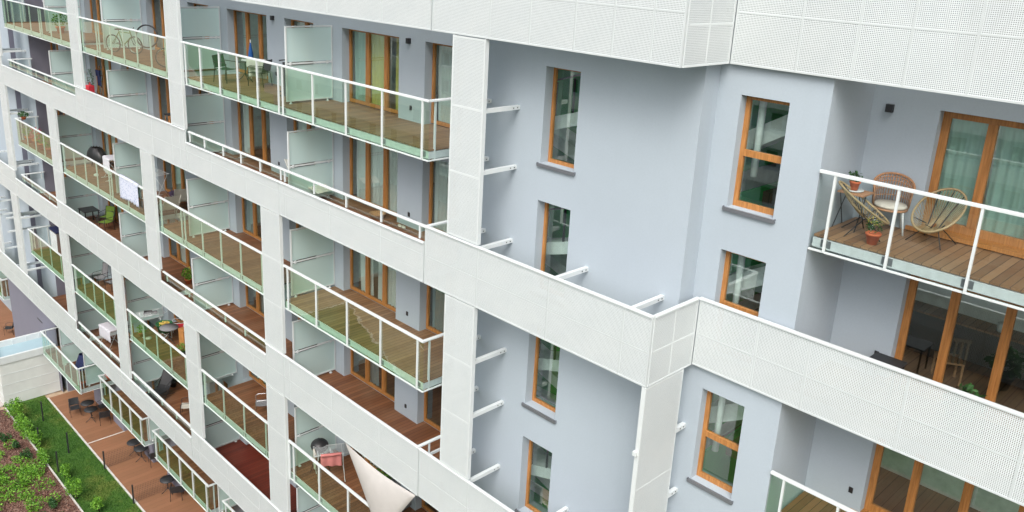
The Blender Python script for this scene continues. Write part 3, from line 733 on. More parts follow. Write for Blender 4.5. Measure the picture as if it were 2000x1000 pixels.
# ------------------------------------------------------------------ furniture and small things
def pot(m,r=.13,h=.22): m.lathe((0,0,0),[(r*.68,0),(r,h*.8),(r*1.12,h*.8),(r*1.12,h),(r*.95,h),(r*.9,h*.9)],16); return m
def plant(name,label,loc,r=.13,h=.22,rad=(.2,.2,.2),n=140,leaf='leaf',size=.07,potm='terracotta',cat='potted plant',group=None,seed=1,saucer=False,rz=0):
    t=thing(name,label,cat,loc,rz,group)
    pot(MB(),r,h).build('pot',potm,t)
    m=MB(); m.lathe((0,0,0),[(.01,h*.88),(r*.9,h*.9)],12,False); m.build('soil','earth',t)
    m=MB(); m.leaves((0,0,h+rad[2]*.8),rad,n,size,seed); 
    m.build('foliage',leaf,t)
    if saucer:
        m=MB(); m.lathe((0,0,-.02),[(.12,0),(.17,.02),(.17,.03),(.1,.015)],18); m.build('saucer','white_metal',t)
    return t
def egg_chair(label,loc,rz):
    t=thing('egg_chair',label,'chair',loc,rz,'straw egg chairs on the right balcony')
    # rim: tilted ellipse, facing +y (local); bowl pulled down to a knot
    def rim(u,k=1.0):
        a=2*math.pi*u; x=.40*math.cos(a)*k; s_=math.sin(a)*k
        y=-.05+ .48*s_*-1; z=.62-.32*(-s_) if False else .62+.33*s_
        return Vector((x,y,z))
    t.scale=(.93,.93,.93)
    m=MB(); m.tube([rim(i/40) for i in range(40)],.022,8,True); m.build('rim','straw',t)
    c=Vector((0,.02,.30)); m=MB()
    for i in range(46):
        p=rim(i/46); q=c+(p-c)*.10; mid=(p+q)*.5+Vector((0,.0,-.09)); m.tube([p,(p*.6+q*.4)+Vector((0,0,-.07)),mid*.5+q*.5+Vector((0,0,-.01)),q],.0075,4)
    m.build('cord_weave','straw',t)
    m=MB()
    for sx in (-1,1):
        m.tube([(sx*.33,.30,0),(sx*.10,.05,.30),(sx*.16,-.2,.62),(sx*.22,-.44,.88)],.010)
        m.tube([(sx*.30,-.33,0),(sx*.12,-.02,.32),(sx*.28,.22,.44)],.010)
    m.tube([(0,.34,.40),(0,.1,.30),(0,-.25,.62),(0,-.52,.93)],.009)
    m.build('leg_frame','steel_dark',t)
    return t
def rattan_chair(label,loc,rz):
    t=thing('rattan_armchair',label,'chair',loc,rz)
    def back(u,v):
        a=R(-110+220*u); r=.30+.03*v; h=.46+(.30+.22*math.cos(a*.8))*v
        return (r*math.sin(a),-r*math.cos(a)*.9,h)
    m=MB()
    for i in range(27):
        u=i/26; m.tube([back(u,0),back(u,.5),back(u,1)],.009,4)
    for v in (0,.25,.5,.75,.88): m.tube([back(u/24,v) for u in range(25)],.008,5)
    m.build('backrest','rattan',t)
    m=MB(); m.tube([back(u/24,1) for u in range(25)],.020,7); m.build('rim','rattan',t)
    m=MB(); m.lathe((0,0,.40),[(.02,.0),(.29,.0),(.30,.03),(.02,.04)],20); m.build('seat','rattan',t)
    m=MB(); m.lathe((0,.02,.44),[(.02,.0),(.25,.0),(.28,.03),(.26,.06),(.02,.065)],20); m.build('cushion','cream_fabric',t)
    for sx,sy in ((-1,-1),(1,-1),(-1,1),(1,1)):
        m=MB(); m.tube([(sx*.20,sy*.18,.41),(sx*.26,sy*.25,0)],.016); m.build('leg','white_metal',t)
    return t
def armchair(name,label,loc,rz,mat='steel_dark',seatmat=None,group=None,back_h=.84,cat='chair'):
    seatmat=seatmat or mat
    t=thing(name,label,cat,loc,rz,group)
    m=MB(); m.grid(lambda u,v:(-.24+.48*u,-.22+.46*v,.44-.02*math.sin(math.pi*v)),4,4); m.add([],[]); m.build('seat',seatmat,t)
    m=MB(); m.grid(lambda u,v:((-.23+.46*u),-.24-.09*v-.03*math.cos(math.pi*(u-.5)),.46+(back_h-.46)*v),6,4); m.build('backrest',seatmat,t)
    m=MB()
    for sx in (-1,1):
        m.tube([(sx*.25,.25,0),(sx*.25,.24,.62),(sx*.26,.16,.655),(sx*.26,-.2,.66),(sx*.24,-.31,.66)],.013)
        m.tube([(sx*.26,-.30,0),(sx*.25,-.24,.44),(sx*.24,-.335,back_h)],.013)
    m.tube([(-.24,-.335,back_h),(0,-.375,back_h+.005),(.24,-.335,back_h)],.013); m.tube([(-.25,.24,.43),(.25,.24,.43)],.012); m.tube([(-.25,-.24,.43),(.25,-.24,.43)],.012)
    m.build('frame',mat if mat!=seatmat or True else mat,t)
    return t
def round_table(label,loc,r=.32,h=.72,mat='steel_dark',group=None,top=None,name='bistro_table'):
    t=thing(name,label,'table',loc,20,group)
    m=MB(); m.lathe((0,0,h-.025),[(.01,0),(r,0),(r,.025),(.01,.026)],28); m.build('tabletop',top or mat,t)
    m=MB(); m.lathe((0,0,.2),[(.022,0),(.022,h-.22)],10); m.build('column',mat,t)
    for k in range(3):
        a=2*math.pi*k/3; m=MB(); m.tube([(0,0,.30),(.12*math.cos(a),.12*math.sin(a),.14),(.30*math.cos(a),.30*math.sin(a),.012)],.014); m.build('leg',mat,t)
    return t
def drying_rack(label,loc,rz,h=.92,L=.95,W=.52,wing=False,group=None):
    t=thing('drying_rack',label,'drying rack',loc,rz,group)
    m=MB(); m.tube([(-L/2,-W/2,h),(L/2,-W/2,h),(L/2,W/2,h),(-L/2,W/2,h)],.011,6,True)
    m.build('frame','white_metal',t)
    m=MB()
    for k in range(1,11):
        y=-W/2+W*k/11; m.tube([(-L/2,y,h),(L/2,y,h)],.0045,4)
    m.tube([(0,-W/2,h),(0,W/2,h)],.009); m.build('wires','white_metal',t)
    for sx in (-1,1):
        m=MB(); m.tube([(sx*L*.36,-W/2,h),(sx*L*.42,W*.55,.03)],.011); m.tube([(sx*L*.42,W*.30,.015),(sx*L*.42,W*.80,.015)],.012); m.build('leg','white_metal',t)
        m=MB(); m.tube([(sx*L*.36,W/2,h),(sx*L*.40,-W*.55,.03)],.011); m.tube([(sx*L*.40,-W*.8,.015),(sx*L*.40,-W*.3,.015)],.012); m.build('leg','white_metal',t)
    if wing:
        m=MB(); m.tube([(L/2,-W/2,h),(L/2+.35,-W/2,h+.22),(L/2+.35,W/2,h+.22),(L/2,W/2,h)],.009); m.build('wing','white_metal',t)
    return t
def cloth(name,label,loc,rz,w,front,back,mat,cat='towel',h=0,amp=.02,seed=0,ridge=.03):
    # hangs over a line running along local x at local z=0
    m=MB(); ph=seed*1.7
    def f(u,v):
        d=(v*(front+back))-back   # negative = back side
        x=-w/2+w*u
        s_=amp*math.sin(u*w*22+ph)*min(1,abs(d)*3)
        if abs(d)<ridge: return (x,d,.012)
        return (x,(ridge if d>0 else -ridge)+s_+.02*math.sin(u*3+ph),-(abs(d)-ridge)*(1+.04*math.sin(u*5+ph)))
    m.grid(f,26,20)
    o=m.build(name,mat,None,(0,0,0)); o.location=loc; o.rotation_euler=(0,0,R(rz)); 
    md=o.modifiers.new('thickness','SOLIDIFY'); md.thickness=.006
    tag(o,label,cat); return o
def lounger(label,loc,rz,mat='ivory_plastic',fab='ivory_plastic',group=None,name='sun_lounger',k=1):
    t=thing(name,label,'lounger',loc,rz,group)
    prof=[(-.05,.46),(.12,.38),(.30,.36),(.52,.40),(.72,.44),(.95,.40),(1.15,.33)]
    def f(u,v):
        q=v*(len(prof)-1); i=min(int(q),len(prof)-2); a=q-i; y=prof[i][0]*(1-a)+prof[i+1][0]*a; z=prof[i][1]*(1-a)+prof[i+1][1]*a
        return (-.28+.56*u,y,z)
    m=MB(); m.grid(f,6,18); m.build('seat',fab,t)
    m=MB(); m.grid(lambda u,v:(-.27+.54*u,-.05-.38*v,.46+.62*v-.03*math.cos((u-.5)*3)*v),6,6); m.build('backrest',fab,t)
    for sx in (-1,1):
        m=MB(); m.tube([(sx*.29,-.45,1.08),(sx*.29,-.05,.46),(sx*.29,.30,.36),(sx*.29,.72,.44),(sx*.29,1.15,.33)],.014); m.build('side_rail',mat,t)
        m=MB(); m.tube([(sx*.29,-.25,.75),(sx*.30,.45,.0)],.013); m.build('leg',mat,t)
        m=MB(); m.tube([(sx*.29,.80,.43),(sx*.30,-.30,.0)],.013); m.build('leg',mat,t)
        m=MB(); m.tube([(sx*.30,-.28,.75),(sx*.31,.0,.66),(sx*.31,.35,.62)],.016); m.build('armrest',mat,t)
    return t
def cushion(label,loc,rz,mat,sx=.42,name='cushion',tilt=50):
    m=MB()
    def f(u,v,s_):
        a=(u-.5)*2;b=(v-.5)*2; k=(1-a**4)*(1-b**4)
        return (a*sx/2*(1-.06*b*b),b*sx/2*(1-.06*a*a),s_*.075*k**.5)
    m.grid(lambda u,v:f(u,v,1),10,10); m.grid(lambda u,v:f(u,v,-1),10,10)
    o=m.build(name,mat); o.location=loc; o.rotation_euler=(R(tilt),0,R(rz)); tag(o,label,'cushion'); return o
def bicycle(label,loc,rz,paint='bike_paint',lean=4):
    t=thing('bicycle',label,'bicycle',loc,rz); t.rotation_euler=(R(lean),0,R(rz))
    def wheel(x):
        m=MB(); m.tube([(x+.33*math.cos(a*math.pi/16),0,.35+.33*math.sin(a*math.pi/16)) for a in range(32)],.020,6,True); w_=m.build('wheel','tyre',t)
        m=MB(); m.tube([(x+.305*math.cos(a*math.pi/16),0,.35+.305*math.sin(a*math.pi/16)) for a in range(32)],.009,5,True); m.build('rim','chrome',w_)
        m=MB()
        for k in range(14):
            a=2*math.pi*k/14; m.tube([(x,0,.35),(x+.3*math.cos(a),0,.35+.3*math.sin(a))],.0025,3)
        m.build('spokes','chrome',w_)
    wheel(-.52); wheel(.52)
    bbk=(-.05,0,.30); st=(-.18,0,.82); hd=(.36,0,.80); hd2=(.40,0,.66)
    m=MB(); m.tube([bbk,st],.018); m.tube([bbk,hd2],.020); m.tube([st,hd],.017); m.tube([(-.52,.05,.35),st],.010); m.tube([(-.52,.05,.35),bbk],.011); m.tube([(-.52,-.05,.35),st],.010); m.tube([hd2,hd,(.34,0,.90)],.018)
    m.build('frame',paint,t)
    m=MB(); m.tube([hd2,(.44,.06,.58),(.52,.06,.35)],.012); m.tube([hd2,(.44,-.06,.58),(.52,-.06,.35)],.012); m.build('fork','steel_dark',t)
    m=MB(); m.tube([(.30,.30,.98),(.36,.16,.94),(.34,0,.92),(.36,-.16,.94),(.30,-.30,.98)],.012); m.build('handlebar','steel_dark',t)
    m=MB(); m.lathe((0,0,0),[(.01,0),(.01,.01)],6); m=MB(); m.box(-.30,-.06,-.035,.035,.90,.935); m.box(-.31,-.20,-.07,.07,.90,.94); m.tube([(-.18,0,.8),(-.19,0,.91)],.012); m.build('saddle','black_plastic',t)
    m=MB(); m.lathe((0,0,0),[(.01,0)],3) if False else m.tube([(-.05+.09*math.cos(a*math.pi/8),.045,.30+.09*math.sin(a*math.pi/8)) for a in range(16)],.008,5,True); m.tube([(-.05,.05,.30),(.09,.07,.20)],.009); m.tube([(-.05,-.05,.30),(-.19,-.07,.40)],.009); m.box(.05,.14,.06,.14,.19,.21); m.box(-.24,-.15,-.14,-.06,.39,.41); m.build('crank','steel_dark',t)
    return t
def kettle(label,loc):
    t=thing('kettle_barbecue',label,'barbecue',loc,30)
    prof=[(.03,.62)]+[(.28*math.cos(R(a)),.85+.24*math.sin(R(a))) for a in range(-75,-4,10)]
    m=MB(); m.lathe((0,0,0),prof+[(.285,.85)],24); m.build('bowl','black_plastic',t)
    m=MB(); m.lathe((0,0,0),[(.29,.86)]+[(.285*math.cos(R(a)),.87+.21*math.sin(R(a))) for a in range(5,86,10)]+[(.02,1.08)],24); m.build('lid','black_plastic',t)
    m=MB(); m.tube([(-.05,0,1.07),(-.03,0,1.13),(.03,0,1.13),(.05,0,1.07)],.012); m.build('handle','steel_dark',t)
    for k in range(3):
        a=2*math.pi*k/3; m=MB(); m.tube([(.13*math.cos(a),.13*math.sin(a),.66),(.36*math.cos(a),.36*math.sin(a),.0)],.012); m.build('leg','steel_dark',t)
    return t
DA,DB,DC,DD,DE,DF,DG=DK
# right balcony (top floor in view)
zr=-2.70
def local_egg(): pass
egg_chair('straw egg chair seen from the side by the left end of the right-hand balcony',(8.32,2.32,zr),-62)
egg_chair('straw egg chair facing out in front of the orange balcony door',(9.28,2.92,zr),172)
rattan_chair('brown rattan armchair with cream cushion and white legs in the balcony corner',(8.48,2.98,zr),205)
t=thing('folding_table','small brown wooden folding table with black legs behind the egg chair','table',(7.99,2.52,zr))
m=MB(); m.box(-.20,.26,-.22,.22,.655,.68); m.build('tabletop','rattan',t)
for sx in (-1,1):
    m=MB(); m.tube([(sx*.2,-.2,0),(sx*.17,.16,.65)],.010); m.build('leg','steel_dark',t)
    m=MB(); m.tube([(sx*.2,.2,0),(sx*.17,-.16,.65)],.010); m.build('leg','steel_dark',t)
plant('potted_plant','leafy green plant in terracotta pot on white saucer on the folding table',(7.98,2.52,zr+.70),.085,.16,(.14,.14,.10),90,'leaf_dark',.07,saucer=True,seed=3)
plant('potted_flowers','small yellow-flowered plant in orange terracotta pot on the balcony boards',(8.66,1.95,zr),.115,.20,(.15,.15,.13),120,'leaf_dark',.045,seed=4)
m=MB(); m.leaves((0,0,.40),(.15,.15,.08),40,.028,9); o=m.build('flower_heads','flower_mix'); 
o.parent=[x for x in bpy.data.objects if x.name.startswith('potted_flowers')][0]
t=thing('side_table','dark square side table behind the perforated band beside the glass doors','table',(8.95,2.92,-5.64))
m=MB(); m.box(-.28,.28,-.26,.26,.52,.55); m.build('tabletop','steel_dark',t)
for sx in (-1,1):
    for sy in (-1,1): m=MB(); m.box(sx*.24-.015,sx*.24+.015,sy*.22-.015,sy*.22+.015,0,.52); m.build('leg','steel_dark',t)
# indoors behind the lower right doors
t=thing('kitchen_counter','dark kitchen counter inside behind the lower right glass doors','counter',(10.6,5.4,-5.66))
m=MB(); m.box(-2.2,2.2,-.3,.3,0,.86); m.build('cabinet','steel_dark',t); m=MB(); m.box(-2.25,2.25,-.33,.33,.86,.90); m.build('worktop','deck_grey',t)
m=MB(); m.lathe((10.1,5.3,-4.76),[(.07,0),(.08,.16),(.075,.17)],14); tag(m.build('pan','white_metal',None,(10.1,5.3,-4.76)),'white metal pot standing on the dark counter indoors','pot')
t=thing('garden_chair','dark wooden chair inside behind the lower right glass doors','chair',(9.6,4.3,-5.66),30)
m=MB(); m.box(-.22,.22,-.22,.22,.42,.46); m.build('seat','rattan',t)
m=MB(); [m.box(-.22+.1*k,-.18+.1*k,-.24,-.21,.46,.95) for k in range(5)]; m.box(-.22,.24,-.245,-.205,.9,.96); m.build('backrest','bark',t)
for sx in (-1,1):
    for sy in (-1,1): m=MB(); m.box(sx*.2-.018,sx*.2+.018,sy*.2-.018,sy*.2+.018,0,.42); m.build('leg','rattan',t)
plant('potted_plant','dark spiky plant in black pot behind the perforated band at the right edge',(10.45,2.4,-5.64),.16,.3,(.32,.32,.30),160,'leaf_dark',.16,'black_plastic',seed=8)

# top balcony, right bay
armchair('garden_armchair','dark green metal armchair with thin legs behind the balcony glass',(-12.05,.80,DA),-70,'steel_dark','dark_green')
round_table('small dark round table beside the dark green armchair',(-11.9,1.40,DA),.28,.66)
cloth('laundry_bundle','pale crumpled laundry on the small round table',(-11.85,1.38,DA+.72),15,.30,.10,.08,'white_fabric','laundry',amp=.04)
armchair('garden_chair','dark framed chair almost hidden under a grey throw',(-10.9,1.35,DA),120,'steel_dark')
cloth('throw_blanket','light grey throw draped over a dark chair by the orange door',(-10.95,1.30,DA+.84),38,.62,.66,.34,'sail_cloth','blanket',amp=.035,seed=2,ridge=.07)
t=thing('parasol','closed blue parasol leaning beside the orange door frame','parasol',(-12.35,1.85,DA))
m=MB(); m.tube([(0,0,0),(0,0,1.3)],.018); m.build('pole','white_metal',t); m=MB(); m.lathe((0,0,0),[(.02,.15),(.10,.25),(.085,.8),(.02,1.2)],10); m.build('canopy','blue_fabric',t)
t=thing('folded_scooter','black folded scooter standing against the frosted screen','scooter',(-8.6,.95,DA),15)
m=MB(); m.box(-.045,.045,-.06,.06,.05,1.05); m.build('stem','black_plastic',t); m=MB(); m.tube([(-.22,0,1.08),(0,0,1.12),(.22,0,1.08)],.022); m.build('handlebar','black_plastic',t)
for x in (-.2,.12): m=MB(); m.lathe((x,0,0),[(.0,0),(.01,0)],4) if False else m.tube([(x+.07*math.cos(a*math.pi/6),0,.09+.07*math.sin(a*math.pi/6)) for a in range(12)],.02,6,True); m.build('wheel','tyre',t)
# top balcony, second bay: bicycles
bicycle('green-framed bicycle parked behind the glass of the upper left balcony',(-20.25,.72,DA),28)
m=MB(); m.tube([(.62*math.cos(a*math.pi/20)*1.0,0,.50+.42*math.sin(a*math.pi/20)) for a in range(40)],.03,6,True); o=m.build('hammock_frame','steel_dark'); o.location=(-18.9,1.0,DA+.28); o.rotation_euler=(R(-8),0,R(15)); tag(o,'large dark oval frame standing beside the green bicycle','frame')
bicycle('dark bicycle with white saddle bag half hidden by the white pillar',(-15.7,.95,DA),65,'navy_fabric')
plant('potted_shrub','dark green bushy shrub in the pillar corner next to the dark bicycle',(-15.35,.45,DA),.17,.28,(.33,.30,.34),260,'leaf_dark',.08,'black_plastic',seed=12)
plant('potted_plant','green plant in a pot behind the glass of the topmost far-left balcony',(-28.2,.9,DA),.18,.3,(.36,.36,.36),200,'leaf',.1,seed=13)
cloth('white_towel','white towel hanging from the screen on the topmost far-left balcony',(-28.6,.55,DA+2.05),80,.35,.75,.3,'white_fabric',seed=3)
# second floor in view
t=thing('wooden_ladder','orange-brown wooden clothes ladder leaning by the door','ladder',(-26.1,1.55,DB),10)
m=MB(); m.tube([(-.2,0,0),(-.17,.28,1.7)],.022); m.tube([(.2,0,0),(.17,.28,1.7)],.022)
for k in range(6): m.tube([(-.2,.28*k/6+.04,.25+.26*k),(.2,.28*k/6+.04,.25+.26*k)],.014)
m.build('frame','pine_wood',t)
cloth('navy_shirt','navy cloth with a white print hung on the wooden ladder',(-26.05,1.62,DB+1.55),10,.42,.75,.3,'navy_fabric','shirt',seed=5)
m=MB(); m.lathe((0,0,0),[(.12,0),(.14,.3)],12); t=thing('conifer','slim conifer in a pot beside the wooden ladder','potted tree',(-26.15,1.30,DB+.1))
m.build('pot','black_plastic',t); m=MB(); m.leaves((0,0,.95),(.15,.15,.62),260,.07,5); m.build('foliage','leaf_dark',t)
o=cushion('grey cushion propped behind the band left of the conifer',(-26.35,1.08,DB+.78),20,'grey_fabric',.6); 
m=MB(); m.box(-.2,.2,-.12,.12,0,.32); m.tube([(-.12,0,.3),(0,0,.45),(.12,0,.3)],.012); o=m.build('shopping_bag','red_fabric'); o.location=(-25.75,1.12,DB+.62); tag(o,'bright red bag beside the grey cushion','bag')
m=MB(); m.box(-.35,.35,-.25,.25,0,.6); o=m.build('storage_box','navy_fabric'); o.location=(-25.8,1.1,DB); tag(o,'navy storage box under the red bag behind the band','box')
m=MB(); m.box(-.17,.17,-.17,.17,.42,.46); t=thing('wooden_stool','small wooden stool with dark seat behind the band by the pillar','stool',(-18.05,1.40,DB+.45),10); m.build('seat','steel_dark',t)
for sx in (-1,1):
    for sy in (-1,1): m=MB(); m.tube([(sx*.12,sy*.12,.42),(sx*.16,sy*.16,-.45)],.015); m.build('leg','pine_wood',t)
lounger('white slatted lounger behind the frosted screen of the middle balcony',(-8.3,1.25,DB),-84)
m=MB(); m.lathe((0,0,0),[(.17,0),(.24,.12),(.25,.14),(.22,.13),(.16,.02)],18); o=m.build('wicker_basket','rattan'); o.location=(-5.05,1.75,DB); tag(o,'shallow round wicker basket on the boards near the orange door','basket')
for k,dx in enumerate((0,.17)):
    m=MB(); m.lathe((0,0,0),[(.01,0),(.05,0),(.05,.03),(.01,.05)],10); o=m.build('slipper','cream_fabric'); o.location=(-4.05+dx,1.78,DB); o.scale=(1,2.3,1); o.rotation_euler=(0,0,R(70)); tag(o,('left' if k==0 else 'right')+' one of two cream slippers by the pilaster below the socket','slipper')
plant('potted_flowers','small flowering plant at the right end of the far-left glazed strip',(-25.0,.5,DB),.18,.6,(.3,.25,.25),120,'leaf',.08,seed=21)
# third floor in view
for k,(x,y,r_,lf,lb) in enumerate([(-33.2,.42,.38,'leaf','terracotta planter of trailing leaves, first from the balcony corner'),(-32.3,.5,.36,'red_flower','terracotta planter with reddish flowers between two green ones'),(-31.3,.45,.36,'leaf_bright','pale terracotta planter with bright green leaves in the row'),(-30.1,.45,.34,'leaf_bright','last planter of the row with a low green tuft near the pillar')]):
    plant('planter',lb,(x,y,DC),.2,.34,(r_,.3,.34),230,lf,.1,seed=30+k,group='planters on the far-left balcony')
plant('hanging_plant','round bushy plant sitting just above the white handrail corner',(-33.3,.30,DC+1.2),.12,.14,(.34,.26,.16),200,'leaf_dark',.09,seed=40)
t=thing('covered_barbecue','black covered barbecue on a trolley against the dark screen','barbecue',(-26.4,1.35,DC),10)
m=MB(); m.grid(lambda u,v:(.66*math.cos(2*math.pi*u)*(1.0-.6*v**3),.34*math.sin(2*math.pi*u)*(1-.5*v**3),.35+.62*v+.03*math.sin(9*u*6.28)*v),28,8); m.build('cover','black_plastic',t)
for sx in (-1,1): m=MB(); m.tube([(sx*.3,0,.4),(sx*.34,-.1,.02)],.02); m.build('leg','steel_dark',t)
drying_rack('white drying rack loaded with a white sheet next to the covered barbecue',(-24.1,1.2,DC),-8,.95)
cloth('white_sheet','white sheet hung over the drying rack beside the covered barbecue',(-24.1,1.2,DC+.97),-8,.95,.4,.95,'white_fabric','sheet',seed=7,amp=.03,ridge=.25)
m=MB(); m.lathe((0,0,0),[(.05,0),(.10,.03),(.10,.09),(.03,.13)],12); o=m.build('watering_can','white_metal'); o.location=(-24.9,.75,DC); tag(o,'small white can on the boards in front of the drying rack','can')
cloth('patterned_towel','white and blue patterned towel hung over the white handrail',(-19.3,.12,DC+1.20),0,1.9,1.0,.62,'patterned_towel','towel',seed=9,amp=.03,ridge=.05).rotation_euler=(0,0,R(180))
drying_rack('empty white drying rack standing high behind the pillar by the door',(-19.95,1.45,DC),5,1.15,1.1,.6)
lounger('cream reclining lounger with a plum cushion on its seat',(-17.75,1.50,DC),75)
cushion('dark plum cushion lying on the cream lounger',(-18.15,1.45,DC+.58),110,'plum_fabric',.5)
lounger('low cream lounger stretched out right behind the balcony glass',(-17.0,.72,DC),84)
# fourth floor in view
armchair('garden_armchair','lime green armchair with dark frame behind the dark table',(-26.9,1.72,DD),215,'steel_dark','lime_fabric',group='lime green armchairs')
armchair('garden_armchair','lime green armchair standing nearer the frosted screen',(-26.1,1.35,DD),200,'steel_dark','lime_fabric',group='lime green armchairs')
t=thing('garden_table','dark square table beside the lime green armchairs','table',(-27.6,1.15,DD)); m=MB(); m.box(-.45,.45,-.35,.35,.68,.71); m.build('tabletop','steel_dark',t)
for sx in (-1,1):
    for sy in (-1,1): m=MB(); m.box(sx*.4-.02,sx*.4+.02,sy*.3-.02,sy*.3+.02,0,.68); m.build('leg','steel_dark',t)
plant('potted_plant','lush bright green plant on the red boards beside the frosted screen',(-17.6,1.5,DD),.14,.2,(.26,.26,.26),170,'leaf_bright',.11,seed=50)
# fifth floor in view
t=thing('air_conditioner','silver slatted cooling unit with a navy top','cooling unit',(-33.1,1.25,DE)); m=MB(); m.box(-.55,.55,-.25,.25,.05,1.15); m.build('casing','chrome',t)
m=MB(); [m.box(-.5,.5,-.262,-.25,.12+.06*k,.145+.06*k) for k in range(16)]; m.build('louvre','slab_white',t); m=MB(); m.box(-.58,.58,-.28,.28,1.15,1.21); m.build('top','navy_fabric',t)
armchair('garden_armchair','grey mesh armchair nearer the frosted screen of the left balcony',(-26.9,1.15,DE),190,'steel_dark','grey_fabric',back_h=1.05,group='grey mesh armchairs')
armchair('garden_armchair','grey mesh armchair half hidden by the white pillar',(-26.0,1.40,DE),195,'steel_dark','grey_fabric',back_h=1.05,group='grey mesh armchairs')
o=thing('storage_basket','low purple basket beside the grey mesh armchair','basket',(-25.3,1.6,DE)); m=MB(); m.box(-.2,.2,-.15,.15,0,.2); m.build('body','plum_fabric',o); m=MB(); m.box(-.22,.22,-.17,.17,.18,.215); m.build('rim','plum_fabric',o)
drying_rack('white winged drying rack with dark laundry over the green tub',(-20.15,.85,DE),82,.98,1.05,.6,wing=True)
cloth('dark_laundry','black and grey laundry piled on the winged drying rack',(-20.15,.85,DE+1.02),82,.55,.12,.14,'grey_fabric','laundry',amp=.06,seed=11)
cloth('black_socks','black clothes bundled in the middle of the winged drying rack',(-20.25,.80,DE+1.06),60,.34,.10,.12,'black_plastic','laundry',amp=.06,seed=12)
t=thing('laundry_tub','dark green tub with yellow contents below the drying rack','tub',(-19.5,1.15,DE)); m=MB(); m.lathe((0,0,0),[(.26,.28),(.33,.62),(.35,.62),(.35,.65),(.31,.65),(.27,.38)],20); m.build('tub','green_plastic',t)
m=MB(); m.leaves((0,0,.62),(.22,.22,.06),60,.13,4); m.build('contents','yellow_paint',t)
for sx in (-1,1): m=MB(); m.tube([(sx*.2,-.2,.0),(sx*.2,.2,.32)],.012); m.tube([(sx*.2,.2,.0),(sx*.2,-.2,.32)],.012); m.build('leg','white_metal',t)
round_table('grey round table in front of the pink-red chair',(-18.85,1.08,DE),.38,.72,'steel_dark',top='grey_fabric')
armchair('garden_chair','pink-red chair with white tubular frame by the pilaster',(-19.35,1.68,DE),150,'white_metal','red_fabric')
t=thing('plant_stand','narrow orange wooden stand beside the white pillar','stand',(-17.85,1.30,DE),5); m=MB(); m.box(-.2,.2,-.15,.15,.18,.95); m.build('cabinet','pine_wood',t)
for sx in (-1,1): m=MB(); m.box(sx*.17-.02,sx*.17+.02,-.13,.13,0,.18); m.build('leg','pine_wood',t)
plant('potted_plant','bushy green plant in a dark pot on the boards under the wooden stand',(-17.35,1.0,DE),.14,.2,(.26,.26,.22),180,'leaf',.09,'black_plastic',seed=60)
m=MB(); m.lathe((0,0,0),[(.02,0),(.11,0),(.13,.05),(.03,.06)],14); o=m.build('pet_bowl','cream_fabric'); o.location=(-19.75,.55,DE); tag(o,'round cream bowl on the boards below the drying rack','bowl')
plant('potted_plant','light green plant behind the glass left of the winged rack',(-20.2,.42,DE),.1,.16,(.2,.2,.2),120,'leaf_bright',.08,seed=61)
armchair('garden_armchair','dark chair with bright chrome frame beside the white pillar',(-11.3,1.25,DE),150,'chrome','grey_fabric',back_h=1.1)
kettle('black kettle barbecue on thin legs in front of the frosted screen',(-7.05,.95,DE))
drying_rack('white drying rack with pink and cream towels over the red boards',(-6.5,1.0,DE),62,.95,1.05,.56)
cloth('pink_towel','salmon pink towel hanging from the front of the drying rack',(-6.27,.88,DE+.97),62,.66,.50,.10,'pink_fabric',seed=13,amp=.02).rotation_euler=(0,0,R(242+180))
cloth('cream_towel','cream towel hanging from the left end of the drying rack',(-6.7,.55,DE+.97),152,.36,.62,.2,'cream_fabric',seed=14)
# shade sail
A=Vector((-4.25,.06,-12.06)); Bc=Vector((-.98,.06,-12.06)); Cc=Vector((-2.5,.04,-14.4))
def sailf(u,v):
    # barycentric with edges curved inward
    a=(1-v); b=v*(1-u); c=v*u
    p=A*a+Bc*c+Cc*b
    cen=(A+Bc+Cc)/3
    k=.16*(4*a*c+1.2*4*0*a*b*0)+.10*4*a*b*.6+.10*4*b*c*.4
    p=p+(cen-p)*k; p.y-=.28*(27*a*b*c)**.8*.5
    return tuple(p)
m=MB(); m.grid(sailf,18,22); o=m.build('shade_sail','sail_cloth'); md=o.modifiers.new('thickness','SOLIDIFY'); md.thickness=.004
tag(o,'beige triangular shade sail stretched below the white band','shade sail')
plant('potted_plant','green leafy plant behind the beige shade sail',(-4.6,1.75,DE),.2,.3,(.35,.3,.4),200,'leaf',.16,seed=70)
t=thing('dark_armchair','dark upholstered armchair behind the shade sail','armchair',(-3.9,1.72,DE),190)
m=MB(); m.box(-.33,.33,-.3,.33,.15,.44); m.build('seat','grey_fabric',t); m=MB(); m.box(-.33,.33,-.38,-.25,.44,.9); m.build('backrest','grey_fabric',t)
for sx in (-1,1): m=MB(); m.box(sx*.38-.06,sx*.38+.06,-.35,.33,.1,.62); m.build('armrest','grey_fabric',t)
# sixth floor in view
drying_rack('drying rack under a white sheet on the lower left balcony',(-26.35,1.15,DF),5,.95,1.2)
cloth('white_sheet','smooth white sheet draped over the rack on the lower left balcony',(-26.35,1.15,DF+.98),5,1.2,.35,.85,'white_fabric','sheet',seed=15,ridge=.25)
lounger('black reclining lounger on the red boards of the lower balcony',(-20.0,1.15,DF),-150,'steel_dark','black_plastic')
plant('potted_plant','dark green plant in black pot at the foot of the frosted screen',(-20.5,1.75,DF),.17,.25,(.28,.28,.28),170,'leaf_dark',.1,'black_plastic',seed=75)
armchair('garden_armchair','beige cushioned chair half hidden behind the lower white pillar',(-17.8,1.20,DF),150,'steel_dark','cream_fabric')
t=thing('round_bench','round black low table on the far-left deck beyond the pillar','table',(-44.1,.95,DF)); m=MB(); m.lathe((0,0,.4),[(.05,0),(.42,0),(.42,.04),(.05,.05)],20); m.build('tabletop','black_plastic',t)
